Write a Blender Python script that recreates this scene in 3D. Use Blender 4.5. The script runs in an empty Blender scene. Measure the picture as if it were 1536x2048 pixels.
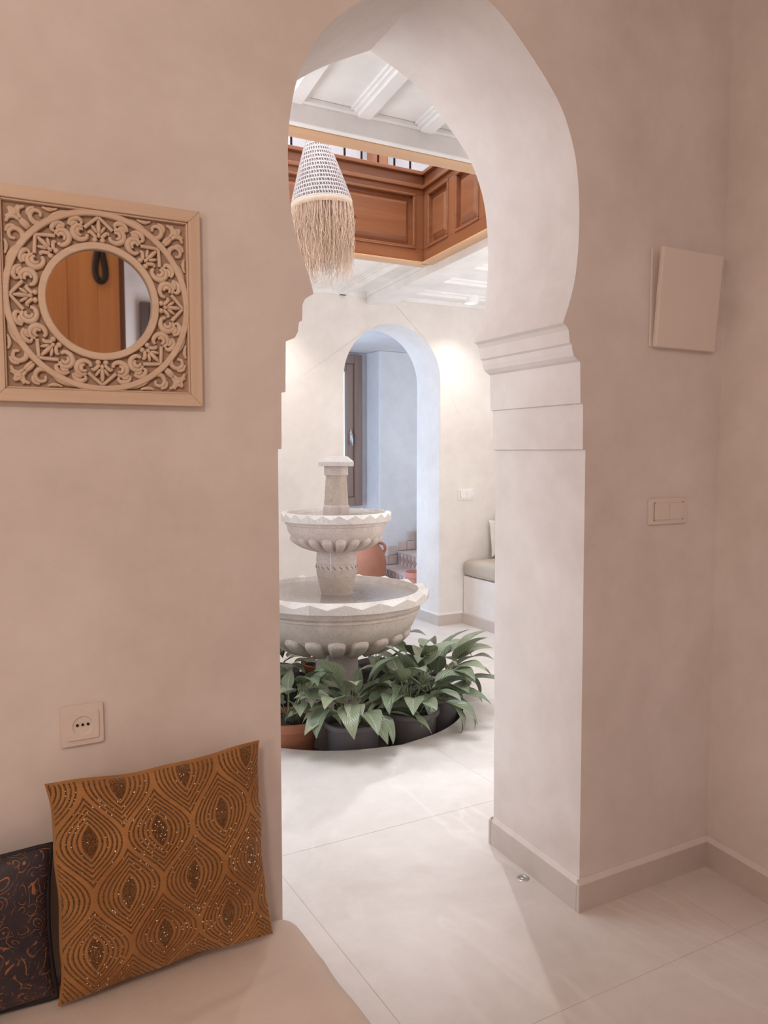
import bpy, bmesh, math, random
from math import sin, cos, pi, radians, sqrt, atan2
from mathutils import Vector, Matrix, noise
from mathutils.geometry import tessellate_polygon
random.seed(7)
S = bpy.context.scene
COL = S.collection

# ------------------------------------------------------------------ camera
cd = bpy.data.cameras.new('camera')
cam = bpy.data.objects.new('camera', cd); COL.objects.link(cam)
cd.sensor_fit = 'VERTICAL'; cd.sensor_height = 24.0; cd.lens = 24.0 * 1585.0 / 2048.0
cd.clip_start = 0.02; cd.clip_end = 100
cam.location = (0, 0, 1.38)
cam.rotation_euler = (radians(90) - math.atan(121.0 / 1585.0), 0, radians(-29))
S.camera = cam

# ------------------------------------------------------------------ world, lights, exposure
S.view_settings.view_transform = 'Standard'
S.view_settings.look = 'None'
S.view_settings.exposure = 0.0
S.view_settings.gamma = 1.0
S.view_settings.use_curve_mapping = False
W = bpy.data.worlds.new('overcast_sky'); S.world = W; W.use_nodes = True
bg = W.node_tree.nodes['Background']
bg.inputs['Color'].default_value = (0.80, 0.90, 1.0, 1); bg.inputs['Strength'].default_value = 2.2
try:
    S.cycles.use_denoising = True
    S.cycles.max_bounces = 10; S.cycles.diffuse_bounces = 6
    S.cycles.sample_clamp_indirect = 8.0
    S.cycles.caustics_reflective = False; S.cycles.caustics_refractive = False
except Exception:
    pass


def lamp(name, kind, loc, energy, color, size=0.2, size_y=None, target=None, spot=None, blend=0.5):
    d = bpy.data.lights.new(name, kind); d.energy = energy; d.color = color
    if kind == 'AREA':
        d.size = size
        if size_y: d.shape = 'RECTANGLE'; d.size_y = size_y
        else: d.shape = 'DISK'
    else:
        d.shadow_soft_size = size
    if kind == 'SPOT':
        d.spot_size = spot; d.spot_blend = blend
    o = bpy.data.objects.new(name, d); COL.objects.link(o); o.location = loc
    if target is not None:
        o.rotation_euler = (Vector(target) - Vector(loc)).to_track_quat('-Z', 'Y').to_euler()
    return o

WARM = (1.0, 0.80, 0.665)
lamp('skylight', 'AREA', (1.35, 3.42, 5.30), 104, (0.90, 0.95, 1.0), 2.0, 1.35, (1.35, 3.42, 0))
lamp('court_daylight', 'AREA', (-0.44, 3.35, 1.25), 18, (0.76, 0.88, 1.0), 1.7, 2.1, (1.63, 2.2, 1.2)).data.spread = radians(95)
lamp('stair_daylight', 'AREA', (2.36, 6.45, 1.35), 17, (0.42, 0.65, 1.0), 1.0, 1.7, (4.0, 5.9, 1.2))
lamp('court_ceiling_fill_left', 'AREA', (0.1, 2.45, 1.9), 6.5, (0.96, 0.98, 1.0), 0.5, None, (0.9, 2.6, 2.6))  # unseen fill added to brighten the near ceiling
lamp('court_ceiling_fill_right', 'AREA', (3.95, 3.3, 1.7), 7.5, (0.96, 0.98, 1.0), 0.5, None, (3.3, 3.9, 2.6))  # added fill for the ceiling on the right, no fixture here
lamp('court_ceiling_fill_far', 'AREA', (0.6, 4.8, 1.7), 7.5, (0.96, 0.98, 1.0), 0.5, None, (1.8, 5.0, 2.6))  # added fill that lifts the far ceiling strip
lamp('court_spot_through_arch', 'SPOT', (2.94, 4.90, 2.50), 130, (0.96, 0.98, 1.0), 0.035, target=(1.10, 1.45, 0.0), spot=radians(32), blend=0.4)
lamp('room_lamp', 'AREA', (-0.75, -0.65, 2.55), 18.5, WARM, 0.34, None, (0.3, 1.72, 1.2))
lamp('room_fill_left', 'AREA', (-1.55, -0.3, 1.6), 10, WARM, 0.5, None, (2.1, 0.6, 1.3))  # added warm fill aimed at the right wall
lamp('court_fill_near', 'AREA', (3.1, 2.25, 1.3), 17, (1.0, 0.98, 0.96), 1.2, 1.8, (2.9, 5.2, 1.1))  # fill added behind the pier to brighten far wall and fountain
lamp('room_lamp_back', 'AREA', (0.3, -0.4, 2.9), 4, WARM, 0.5, None, (0.4, -0.2, 0))
lamp('room_window_daylight', 'AREA', (1.78, -1.75, 1.6), 20, (0.80, 0.88, 1.0), 0.8, 1.3, (0.9, -2.3, 1.9))

# ------------------------------------------------------------------ helpers
WL = {}   # world location of every parent made here


def setp(o, label=None, cat=None, group=None, kind=None):
    if label: o['label'] = label
    if cat: o['category'] = cat
    if group: o['group'] = group
    if kind: o['kind'] = kind
    return o


def thing(name, label, cat, loc=(0, 0, 0), group=None):
    o = bpy.data.objects.new(name, None); COL.objects.link(o); o.location = loc
    o.empty_display_size = 0.05
    WL[o] = Vector(loc)
    return setp(o, label, cat, group)


class MB:
    def __init__(s):
        s.v = []; s.f = []; s.m = []; s.mi = 0

    def add(s, vs, fs):
        b = len(s.v); s.v += [tuple(p) for p in vs]
        for f in fs:
            s.f.append(tuple(b + i for i in f)); s.m.append(s.mi)
        return s

    def box(s, x0, x1, y0, y1, z0, z1, M=None):
        p = [(x0, y0, z0), (x1, y0, z0), (x1, y1, z0), (x0, y1, z0), (x0, y0, z1), (x1, y0, z1), (x1, y1, z1), (x0, y1, z1)]
        if M is not None: p = [M @ Vector(q) for q in p]
        return s.add(p, [(3, 2, 1, 0), (4, 5, 6, 7), (0, 1, 5, 4), (1, 2, 6, 5), (2, 3, 7, 6), (3, 0, 4, 7)])

    def prism(s, poly, z0, z1, fn=None):
        """convex or concave polygon (x,y) swept from z0 to z1; fn maps (a,b,c) to a point"""
        fn = fn or (lambda a, b, c: (a, b, c))
        n = len(poly)
        vs = [fn(a, b, z0) for a, b in poly] + [fn(a, b, z1) for a, b in poly]
        tri = tessellate_polygon([[Vector((a, b, 0)) for a, b in poly]])
        fs = [tuple(t) for t in tri] + [tuple(i + n for i in reversed(t)) for t in tri]
        fs += [(i, (i + 1) % n, n + (i + 1) % n, n + i) for i in range(n)]
        return s.add(vs, fs)

    def lathe(s, prof, n=48, c=(0, 0), cap0=False, cap1=False, rot=0.0, M=None):
        vs = []
        for r, z in prof:
            for k in range(n):
                a = rot + 2 * pi * k / n
                p = Vector((c[0] + r * cos(a), c[1] + r * sin(a), z))
                vs.append(M @ p if M is not None else p)
        fs = []
        for j in range(len(prof) - 1):
            for k in range(n):
                k2 = (k + 1) % n
                fs.append((j * n + k, j * n + k2, (j + 1) * n + k2, (j + 1) * n + k))
        if cap0: fs.append(tuple(range(n))[::-1])
        if cap1: fs.append(tuple((len(prof) - 1) * n + k for k in range(n)))
        return s.add(vs, fs)

    def tube(s, pts, rad, n=6, flat=None, caps=True):
        """rad: number or list; flat: (normal, factor) squeezes along the normal"""
        pts = [Vector(p) for p in pts]
        if not hasattr(rad, '__len__'): rad = [rad] * len(pts)
        vs = []; up = None
        for i, p in enumerate(pts):
            t = (pts[min(i + 1, len(pts) - 1)] - pts[max(i - 1, 0)])
            t = t.normalized() if t.length > 1e-9 else Vector((0, 0, 1))
            if up is None:
                up = Vector((0, 0, 1)) if abs(t.z) < 0.9 else Vector((1, 0, 0))
            a = (up - t * up.dot(t)).normalized(); b = t.cross(a); up = a
            for k in range(n):
                w = 2 * pi * k / n
                d = (a * cos(w) + b * sin(w)) * rad[i]
                if flat: d = d - flat[0] * d.dot(flat[0]) * (1 - flat[1])
                vs.append(p + d)
        fs = []
        for j in range(len(pts) - 1):
            for k in range(n):
                k2 = (k + 1) % n
                fs.append((j * n + k, j * n + k2, (j + 1) * n + k2, (j + 1) * n + k))
        if caps:
            fs.append(tuple(range(n))[::-1]); fs.append(tuple((len(pts) - 1) * n + k for k in range(n)))
        return s.add(vs, fs)

    def blob(s, c, ax, ay, az, nu=10, nv=6):
        """ellipsoid with half-axis vectors"""
        c, ax, ay, az = Vector(c), Vector(ax), Vector(ay), Vector(az)
        vs = [c + az]
        for j in range(1, nv):
            th = pi * j / nv
            for k in range(nu):
                ph = 2 * pi * k / nu
                vs.append(c + az * cos(th) + (ax * cos(ph) + ay * sin(ph)) * sin(th))
        vs.append(c - az); L = len(vs) - 1
        fs = [(0, 1 + k, 1 + (k + 1) % nu) for k in range(nu)]
        for j in range(nv - 2):
            for k in range(nu):
                a = 1 + j * nu + k; b = 1 + j * nu + (k + 1) % nu
                fs.append((a, a + nu, b + nu, b))
        b0 = 1 + (nv - 2) * nu
        fs += [(b0 + k, L, b0 + (k + 1) % nu) for k in range(nu)]
        return s.add(vs, fs)

    def rbox(s, c, h, r, n=(8, 8, 8), M=None, fn=None):
        """rounded box, centre c, half sizes h, corner radius r, n cells per axis"""
        vs = []; idx = {}; fs = []

        def vid(i, j, k):
            key = (i, j, k)
            if key not in idx:
                p = Vector([(2 * a / b - 1) * hh for a, b, hh in zip(key, n, h)])
                q = Vector([max(-(hh - r), min(hh - r, x)) for x, hh in zip(p, h)])
                d = p - q
                if d.length > 1e-9: p = q + d.normalized() * r
                if fn: p = fn(p)
                if M is not None: p = M @ p
                idx[key] = len(vs); vs.append(p + Vector(c))
            return idx[key]
        for ax in range(3):
            u, w = (ax + 1) % 3, (ax + 2) % 3
            for side in (0, n[ax]):
                for a in range(n[u]):
                    for b in range(n[w]):
                        q = []
                        for da, db in ((0, 0), (1, 0), (1, 1), (0, 1)):
                            t = [0, 0, 0]; t[ax] = side; t[u] = a + da; t[w] = b + db
                            q.append(vid(*t))
                        fs.append(tuple(q) if side else tuple(q[::-1]))
        return s.add(vs, fs)

    def build(s, name, mat, parent=None, smooth=False, bevel=0, seg=2, fix=True, at=None, autosmooth=None):
        me = bpy.data.meshes.new(name)
        off = Vector(at) if at is not None else (WL.get(parent, Vector((0, 0, 0))) if parent is not None else Vector((0, 0, 0)))
        me.from_pydata([tuple(Vector(p) - off) for p in s.v], [], s.f)
        mats = mat if isinstance(mat, (list, tuple)) else [mat]
        for m in mats: me.materials.append(m)
        if len(mats) > 1: me.polygons.foreach_set('material_index', s.m)
        if fix:
            bm = bmesh.new(); bm.from_mesh(me)
            bmesh.ops.recalc_face_normals(bm, faces=bm.faces); bm.to_mesh(me); bm.free()
        if smooth: me.polygons.foreach_set('use_smooth', [True] * len(me.polygons))
        me.update()
        o = bpy.data.objects.new(name, me); COL.objects.link(o)
        if smooth and autosmooth is not None:
            try: me.set_sharp_from_angle(angle=radians(autosmooth))
            except Exception: pass
        if parent is not None:
            o.parent = parent; WL[o] = off
            if at is not None: o.location = off - WL.get(parent, Vector((0, 0, 0)))
        else:
            o.location = off; WL[o] = off
        if bevel:
            m = o.modifiers.new('bevel', 'BEVEL'); m.width = bevel; m.segments = seg
            m.limit_method = 'ANGLE'; m.angle_limit = radians(28)
        return o


def copy_part(o, parent, loc=None, rot=None, scale=None):
    c = o.copy(); COL.objects.link(c); c.parent = parent
    if loc is not None: c.location = loc
    if rot is not None: c.rotation_euler = rot
    if scale is not None: c.scale = scale
    return c


def struct(o):
    o['kind'] = 'structure'; return o


def crom(pts, sub=6):
    """Catmull-Rom through pts"""
    P = [Vector(p) for p in pts]; out = []
    for i in range(len(P) - 1):
        p0 = P[max(i - 1, 0)]; p1 = P[i]; p2 = P[i + 1]; p3 = P[min(i + 2, len(P) - 1)]
        for k in range(sub):
            t = k / sub
            out.append(0.5 * (2 * p1 + (p2 - p0) * t + (2 * p0 - 5 * p1 + 4 * p2 - p3) * t * t + (3 * p1 - p0 - 3 * p2 + p3) * t ** 3))
    out.append(P[-1]); return out

# ------------------------------------------------------------------ materials


def srgb(r, g, b):
    f = lambda c: ((c / 255 + 0.055) / 1.055) ** 2.4 if c > 10 else c / 255 / 12.92
    return (f(r), f(g), f(b), 1)


class NT:
    def __init__(s, name):
        s.m = bpy.data.materials.new(name); s.m.use_nodes = True
        s.t = s.m.node_tree; s.b = s.t.nodes['Principled BSDF']
        s.tc = s.n('ShaderNodeTexCoord')

    def n(s, typ, **kw):
        x = s.t.nodes.new(typ)
        for k, v in kw.items():
            if k.startswith('_'): setattr(x, k[1:], v)
            else: x.inputs[k.replace('__', ' ')].default_value = v
        return x

    def l(s, a, b): s.t.links.new(a, b)

    def coord(s, scale=(1, 1, 1), rot=(0, 0, 0), kind='Object'):
        mp = s.n('ShaderNodeMapping'); mp.inputs['Scale'].default_value = scale; mp.inputs['Rotation'].default_value = rot
        s.l(s.tc.outputs[kind], mp.inputs['Vector']); return mp.outputs['Vector']

    def noise(s, vec, scale, detail=4, rough=0.55, dist=0.0):
        x = s.n('ShaderNodeTexNoise', Scale=scale, Detail=detail, Roughness=rough, Distortion=dist)
        s.l(vec, x.inputs['Vector']); return x.outputs['Fac']

    def ramp(s, fac, stops, interp='LINEAR'):
        r = s.n('ShaderNodeValToRGB'); e = r.color_ramp; e.interpolation = interp
        while len(e.elements) < len(stops): e.elements.new(0.5)
        for el, (p, c) in zip(e.elements, stops): el.position = p; el.color = c
        s.l(fac, r.inputs['Fac']); return r.outputs['Color']

    def mix(s, fac, a, b, mode='MIX'):
        x = s.n('ShaderNodeMix', _data_type='RGBA', _blend_type=mode)
        for sock, v in ((x.inputs[0], fac), (x.inputs[6], a), (x.inputs[7], b)):
            if hasattr(v, 'links'): s.l(v, sock)
            else: sock.default_value = v
        return x.outputs[2]

    def math(s, op, a, b=0.0):
        x = s.n('ShaderNodeMath', _operation=op)
        for sock, v in ((x.inputs[0], a), (x.inputs[1], b)):
            if hasattr(v, 'links'): s.l(v, sock)
            else: sock.default_value = v
        return x.outputs[0]

    def bump(s, h, strength=0.3, dist=0.01):
        x = s.n('ShaderNodeBump', Strength=strength, Distance=dist); s.l(h, x.inputs['Height'])
        s.l(x.outputs['Normal'], s.b.inputs['Normal']); return x

    def col(s, c):
        if hasattr(c, 'links'): s.l(c, s.b.inputs['Base Color'])
        else: s.b.inputs['Base Color'].default_value = c

    def set(s, **kw):
        for k, v in kw.items(): s.b.inputs[k.replace('__', ' ')].default_value = v
        return s


def mat_plaster(name, c1, c2, rough=0.75, bump=0.25, sc=1.0):
    t = NT(name); v = t.coord()
    a = t.noise(v, 1.6 * sc, 5, 0.6, 0.4); b = t.noise(v, 9 * sc, 4, 0.6)
    f = t.math('ADD', t.math('MULTIPLY', a, 0.7), t.math('MULTIPLY', b, 0.3))
    t.col(t.ramp(f, [(0.34, tuple(x * .95 for x in c2[:3]) + (1,)), (0.62, c1)]))
    fine = t.noise(v, 90, 3, 0.6); mid = t.noise(v, 7, 3, 0.5)
    t.bump(t.math('ADD', t.math('MULTIPLY', fine, 0.12), mid), bump, 0.006)
    t.set(Roughness=rough, Specular__IOR__Level=0.3); return t.m


def mat_wood(name, dark, light, axis=0, rough=0.38, scale=1.0, knots=True, coat=0.25):
    t = NT(name)
    sc = [14 * scale] * 3; sc[axis] = 0.8 * scale
    v = t.coord(tuple(sc))
    g = t.noise(v, 1.0, 6, 0.62, 0.7)
    sc2 = [60 * scale] * 3; sc2[axis] = 2.0 * scale
    fine = t.noise(t.coord(tuple(sc2)), 1.0, 3, 0.6)
    f = t.math('ADD', t.math('MULTIPLY', g, 0.75), t.math('MULTIPLY', fine, 0.25))
    c = t.ramp(f, [(0.30, dark), (0.70, light)])
    if knots:
        sk = [7 * scale] * 3; sk[axis] = 3.0 * scale
        vo = t.n('ShaderNodeTexVoronoi', Scale=1.0); t.l(t.coord(tuple(sk)), vo.inputs['Vector'])
        k = t.ramp(vo.outputs['Distance'], [(0.06, (1, 1, 1, 1)), (0.14, (0, 0, 0, 1))])
        c = t.mix(k, c, (dark[0] * 0.45, dark[1] * 0.4, dark[2] * 0.35, 1))
    t.col(c); t.bump(f, 0.12, 0.003)
    t.set(Roughness=rough, Coat__Weight=coat, Coat__Roughness=0.3); return t.m


def mat_stone(name, c1, c2, c3, rough=0.6, bump=0.35, sc=1.0):
    t = NT(name); v = t.coord()
    a = t.noise(v, 6 * sc, 6, 0.65, 0.3); b = t.noise(v, 130 * sc, 3, 0.7)
    c = t.ramp(a, [(0.30, c2), (0.66, c1)])
    sp = t.ramp(b, [(0.36, (1, 1, 1, 1)), (0.46, (0, 0, 0, 1))])
    c = t.mix(t.math('MULTIPLY', sp, 0.5), c, c3)
    st = t.noise(t.coord((22, 22, 1.4)), 1.0, 4, 0.6)
    c = t.mix(t.math('MULTIPLY', t.ramp(st, [(0.52, (0, 0, 0, 1)), (0.7, (1, 1, 1, 1))]), 0.35), c, c2)
    t.col(c)
    t.bump(t.math('ADD', t.math('MULTIPLY', b, 0.7), t.noise(v, 45, 4, 0.6)), bump, 0.004)
    t.set(Roughness=rough); return t.m


def mat_simple(name, c, rough=0.5, metal=0.0, bump=0.0, bs=60, spec=0.5, var=0.06):
    t = NT(name); v = t.coord()
    a = t.noise(v, 5, 3)
    d = tuple(max(0, x * (1 - var)) for x in c[:3]) + (1,)
    e = tuple(min(1, x * (1 + var)) for x in c[:3]) + (1,)
    t.col(t.ramp(a, [(0.3, d), (0.7, e)]))
    if bump: t.bump(t.noise(v, bs, 4, 0.6), bump, 0.004)
    t.set(Roughness=rough, Metallic=metal, Specular__IOR__Level=spec); return t.m


def mat_cloth(name, c, rough=0.9, bump=0.2, sheen=0.2, weave=420):
    t = NT(name); v = t.coord()
    a = t.noise(v, 6, 4)
    t.col(t.ramp(a, [(0.3, tuple(x * 0.9 for x in c[:3]) + (1,)), (0.7, c)]))
    w1 = t.n('ShaderNodeTexWave', Scale=weave / 6.28, _bands_direction='X'); t.l(v, w1.inputs['Vector'])
    w2 = t.n('ShaderNodeTexWave', Scale=weave / 6.28, _bands_direction='Y'); t.l(v, w2.inputs['Vector'])
    t.bump(t.math('ADD', w1.outputs['Fac'], w2.outputs['Fac']), bump, 0.0008)
    t.set(Roughness=rough, Sheen__Weight=sheen, Specular__IOR__Level=0.2); return t.m


M_room = mat_plaster('room_plaster', srgb(229, 221, 217), srgb(217, 206, 200))
M_court = mat_plaster('courtyard_plaster', srgb(239, 234, 230), srgb(230, 223, 218))
M_reveal = mat_plaster('stair_plaster', srgb(232, 230, 230), srgb(222, 219, 220))
M_ceil = mat_simple('painted_ceiling', srgb(242, 240, 239), 0.7, bump=0.05)
t = NT('floor_tile_stone'); v = t.coord()
f1 = t.math('ADD', t.math('MULTIPLY', t.noise(v, 1.7, 6, 0.62, 0.8), .7), t.math('MULTIPLY', t.noise(v, 11, 5, 0.65), .3))
c_ = t.ramp(f1, [(0.32, srgb(208, 199, 193)), (0.66, srgb(228, 222, 218))])
vn = t.ramp(t.noise(t.coord((1.0, 0.45, 1.0), (0, 0, 0.5)), 1.1, 4, 0.55, 1.2), [(0.485, (0, 0, 0, 1)), (0.499, (1, 1, 1, 1)), (0.501, (1, 1, 1, 1)), (0.515, (0, 0, 0, 1))])
t.col(t.mix(t.math('MULTIPLY', vn, t.math('MULTIPLY', t.noise(v, 4, 2), .6)), c_, srgb(238, 232, 227)))
t.bump(t.noise(v, 30, 4, 0.6), 0.05, 0.004); t.set(Roughness=0.42, Specular__IOR__Level=0.35); M_tile = t.m
M_grout = mat_simple('grout', srgb(214, 206, 201), 0.9)
M_base = mat_plaster('baseboard_tile', srgb(208, 197, 190), srgb(197, 185, 178), 0.45, 0.05)
M_wood = mat_wood('parapet_wood', srgb(134, 80, 52), srgb(162, 106, 70), 0)
M_wood_z = mat_wood('parapet_wood_upright', srgb(134, 80, 52), srgb(162, 106, 70), 2)
M_wood_y = mat_wood('parapet_wood_side', srgb(134, 80, 52), srgb(162, 106, 70), 1)
M_trim = mat_wood('pale_wood_trim', srgb(206, 160, 118), srgb(226, 184, 144), 0, coat=0.1)
M_trim_y = mat_wood('pale_wood_trim_side', srgb(206, 160, 118), srgb(226, 184, 144), 1, coat=0.1)
M_door = mat_wood('door_wood', srgb(176, 112, 60), srgb(212, 148, 88), 2, knots=False)
M_dkwood = mat_wood('window_wood', srgb(128, 100, 88), srgb(150, 122, 108), 2, knots=False)
M_carve = mat_wood('limed_wood', srgb(205, 178, 154), srgb(226, 204, 182), 0, 0.7, 1.5, False, 0.0)
M_carve_z = mat_wood('limed_wood_upright', srgb(205, 178, 154), srgb(226, 204, 182), 2, 0.7, 1.5, False, 0.0)
M_stone = mat_stone('fountain_stone', srgb(214, 201, 194), srgb(188, 173, 165), srgb(154, 136, 127))
M_stone_r = mat_stone('rough_stone', srgb(208, 194, 182), srgb(182, 166, 154), srgb(150, 132, 120), 0.85, 1.0, 1.2)
M_stone_l = mat_stone('rim_stone', srgb(222, 215, 210), srgb(200, 190, 184), srgb(170, 160, 152), 0.5, 0.2)
M_iron = mat_simple('black_iron', srgb(60, 50, 58), 0.5, 0.3)
M_plastic = mat_simple('white_plastic', srgb(225, 214, 206), 0.35, var=0.02)
M_plastic_c = mat_simple('white_plastic_courtyard', srgb(240, 238, 236), 0.35, var=0.02)
M_black = mat_simple('black_hole', srgb(25, 20, 18), 0.6)
M_strap = mat_simple('black_leather', srgb(35, 28, 26), 0.45, bump=0.2)
M_pit = mat_simple('pit_dark', srgb(112, 100, 96), 0.8, bump=0.2)
M_terra = mat_simple('terracotta', srgb(190, 126, 98), 0.8, bump=0.25, bs=40, var=0.12)
M_terra_p = mat_simple('pink_terracotta', srgb(214, 150, 132), 0.8, bump=0.2, bs=40, var=0.1)
M_pot = mat_simple('black_plastic_pot', srgb(104, 98, 100), 0.45, var=0.12)
M_soil = mat_simple('soil', srgb(58, 46, 40), 0.95, bump=0.8, bs=70, var=0.3)
M_metal = mat_simple('steel', srgb(200, 198, 196), 0.3, 0.9)
M_tan = mat_cloth('bench_linen', srgb(196, 184, 172), sheen=0.1)
M_seat = mat_cloth('seat_linen', srgb(228, 213, 202), sheen=0.1)
M_white = mat_cloth('white_linen', srgb(240, 236, 230))
M_raffia_w = mat_simple('white_raffia', srgb(236, 230, 228), 0.7, bump=0.3)
M_raffia_g = mat_simple('grey_raffia', srgb(206, 196, 196), 0.8, bump=0.3)
M_raffia = mat_simple('straw_raffia', srgb(236, 214, 194), 0.7, bump=0.3, var=0.12)
M_zw = mat_simple('white_zellige', srgb(236, 230, 232), 0.3)
M_zb = mat_simple('brown_zellige', srgb(200, 172, 160), 0.35, var=0.15)
M_tread = mat_simple('brick_tread', srgb(218, 196, 186), 0.7, bump=0.2, var=0.1)

t = NT('mirror_glass'); t.col((0.93, 0.93, 0.93, 1)); t.set(Metallic=1.0, Roughness=0.02); M_mirror = t.m
t = NT('window_glass'); t.col((0.9, 0.95, 1.0, 1)); t.set(Roughness=0.02, Transmission__Weight=1.0, IOR=1.1); M_glass = t.m
t = NT('water'); v = t.coord((1, 1, 1))
t.col(srgb(208, 195, 187)); t.set(Roughness=0.04, Transmission__Weight=0.45, IOR=1.33)
t.bump(t.noise(v, 26, 3, 0.55, 1.2), 0.25, 0.012); M_water = t.m
t = NT('lamp_disc'); t.col((1, 1, 1, 1)); t.set(Emission__Color=(1.0, 0.93, 0.84, 1), Emission__Strength=6.0); M_emit = t.m

# leaf: veins along the blade's own coordinates
t = NT('leaf_green'); v = t.coord(kind='UV')
sep = t.n('ShaderNodeSeparateXYZ'); t.l(v, sep.inputs[0])
au = t.math('ABSOLUTE', t.math('SUBTRACT', sep.outputs['Y'], 0.5))
ph = t.math('ADD', t.math('MULTIPLY', sep.outputs['X'], 75.0), t.math('MULTIPLY', au, -50.0))
vein = t.math('SINE', ph)
oi = t.n('ShaderNodeObjectInfo')
base = t.ramp(oi.outputs['Random'], [(0.0, srgb(92, 106, 84)), (0.5, srgb(114, 126, 102)), (1.0, srgb(150, 154, 128))])
c = t.mix(t.math('MULTIPLY', t.math('ADD', vein, 1.0), 0.16), base, srgb(176, 190, 158))
rib = t.ramp(au, [(0.015, (1, 1, 1, 1)), (0.05, (0, 0, 0, 1))])
c = t.mix(t.math('MULTIPLY', rib, 0.6), c, srgb(172, 186, 146))
t.col(c); t.bump(vein, 0.35, 0.002); t.set(Roughness=0.28, Specular__IOR__Level=0.6); M_leaf = t.m
M_stem = mat_simple('leaf_stem', srgb(120, 130, 92), 0.6)

# gold embroidered velvet: bead mask comes from the pillow mesh
t = NT('gold_velvet'); v = t.coord()
at = t.n('ShaderNodeAttribute', _attribute_name='bead'); bead = at.outputs['Fac']
vel = t.ramp(t.noise(v, 9, 4), [(0.3, srgb(146, 95, 50)), (0.7, srgb(180, 128, 74))])
beadc = t.ramp(t.noise(v, 260, 2), [(0.35, srgb(104, 68, 40)), (0.65, srgb(156, 110, 68))])
t.l(t.mix(bead, vel, beadc), t.b.inputs['Base Color'])
vo = t.n('ShaderNodeTexVoronoi', Scale=420.0); t.l(v, vo.inputs['Vector'])
t.bump(t.math('MULTIPLY', vo.outputs['Distance'], bead), 1.0, 0.004)
t.l(t.math('MULTIPLY', bead, 0.75), t.b.inputs['Metallic'])
rr = t.math('SUBTRACT', 0.85, t.math('MULTIPLY', bead, 0.62)); t.l(rr, t.b.inputs['Roughness'])
t.set(Sheen__Weight=0.5, Sheen__Roughness=0.4, Sheen__Tint=(1.0, 0.75, 0.45, 1)); M_gold = t.m

# navy brocade with copper thread scrolls
t = NT('navy_brocade'); v = t.coord()
nz = t.n('ShaderNodeTexNoise', Scale=11.0, Detail=1.0); t.l(v, nz.inputs['Vector'])
mx = t.n('ShaderNodeVectorMath', _operation='MULTIPLY_ADD'); t.l(nz.outputs['Color'], mx.inputs[0])
mx.inputs[1].default_value = (0.09, 0.09, 0.09); t.l(v, mx.inputs[2])
vor = t.n('ShaderNodeTexVoronoi', Scale=30.0, _feature='F1'); t.l(mx.outputs[0], vor.inputs['Vector'])
rings = t.math('SINE', t.math('MULTIPLY', vor.outputs['Distance'], 24.0))
line = t.ramp(rings, [(0.80, (0, 0, 0, 1)), (0.95, (1, 1, 1, 1))])
brk = t.ramp(t.noise(v, 38, 3), [(0.42, (0, 0, 0, 1)), (0.54, (1, 1, 1, 1))])
mask = t.math('MULTIPLY', line, brk)
fl = t.ramp(t.noise(v, 70, 2, 0.5, 2.0), [(0.64, (0, 0, 0, 1)), (0.70, (1, 1, 1, 1))])
mask = t.math('MAXIMUM', mask, t.math('MULTIPLY', fl, 0.7))
gnd = t.ramp(t.noise(v, 15, 4), [(0.3, srgb(40, 36, 44)), (0.7, srgb(66, 56, 62))])
t.l(t.mix(mask, gnd, srgb(176, 122, 88)), t.b.inputs['Base Color'])
t.bump(mask, 0.5, 0.003); t.l(t.math('MULTIPLY', mask, 0.5), t.b.inputs['Metallic'])
t.set(Roughness=0.55); M_navy = t.m

# ------------------------------------------------------------------ the setting
YW, YB = 1.720, 2.175      # near and far face of the arched wall
SK = 0.12                  # the courtyard's depth lines lean to the right


def sx(x, y, y0=2.715): return x + SK * (y - y0)

# arched wall -----------------------------------------------------
left = [(.674, 0), (.674, 1.385), (.683, 1.386), (.684, 1.515), (.694, 1.517), (.696, 1.633), (.706, 1.636), (.718, 1.641), (.726, 1.655),
        (.729, 1.678), (.737, 1.682), (.738, 1.718), (.744, 1.731), (.753, 1.738), (.766, 1.745)]
arcL = crom([(.766, 1.745, 0), (.756, 1.782, 0), (.733, 1.841, 0), (.713, 1.92, 0), (.706, 2.0, 0), (.707, 2.10, 0), (.724, 2.20, 0), (.750, 2.268, 0),
             (.782, 2.321, 0), (.829, 2.377, 0), (.894, 2.432, 0), (.99, 2.497, 0), (1.136, 2.574, 0)], 4)
arcR = crom([(1.136, 2.574, 0), (1.256, 2.527, 0), (1.313, 2.495, 0), (1.361, 2.457, 0), (1.433, 2.393, 0), (1.499, 2.322, 0), (1.538, 2.251, 0), (1.562, 2.178, 0),
             (1.574, 2.09, 0), (1.577, 1.99, 0), (1.568, 1.88, 0), (1.549, 1.803, 0), (1.524, 1.738, 0)], 4)
right = [(1.536, 1.731), (1.545, 1.720), (1.548, 1.700), (1.550, 1.685), (1.558, 1.680), (1.560, 1.665), (1.566, 1.650), (1.578, 1.640), (1.590, 1.634),
         (1.594, 1.518), (1.604, 1.516), (1.606, 1.386), (1.616, 1.384), (1.626, 0)]
open_ = left + [(p.x, p.y) for p in arcL[1:]] + [(p.x, p.y) for p in arcR[1:]] + right
nO = len(open_)
XL, XR, H = -1.75, 4.40, 3.0
NX = 0.022
front = open_ + [(XR, 0), (XR, H), (XL, H), (XL, 0)]
back = [(x + NX, z) for x, z in open_] + [(XR, 0), (XR, H), (XL, H), (XL, 0)]
mb = MB()
tri = tessellate_polygon([[Vector((a, b, 0)) for a, b in front]])
n = len(front)
vs = [(a, YW, b) for a, b in front] + [(a, YB, b) for a, b in back]
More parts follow.
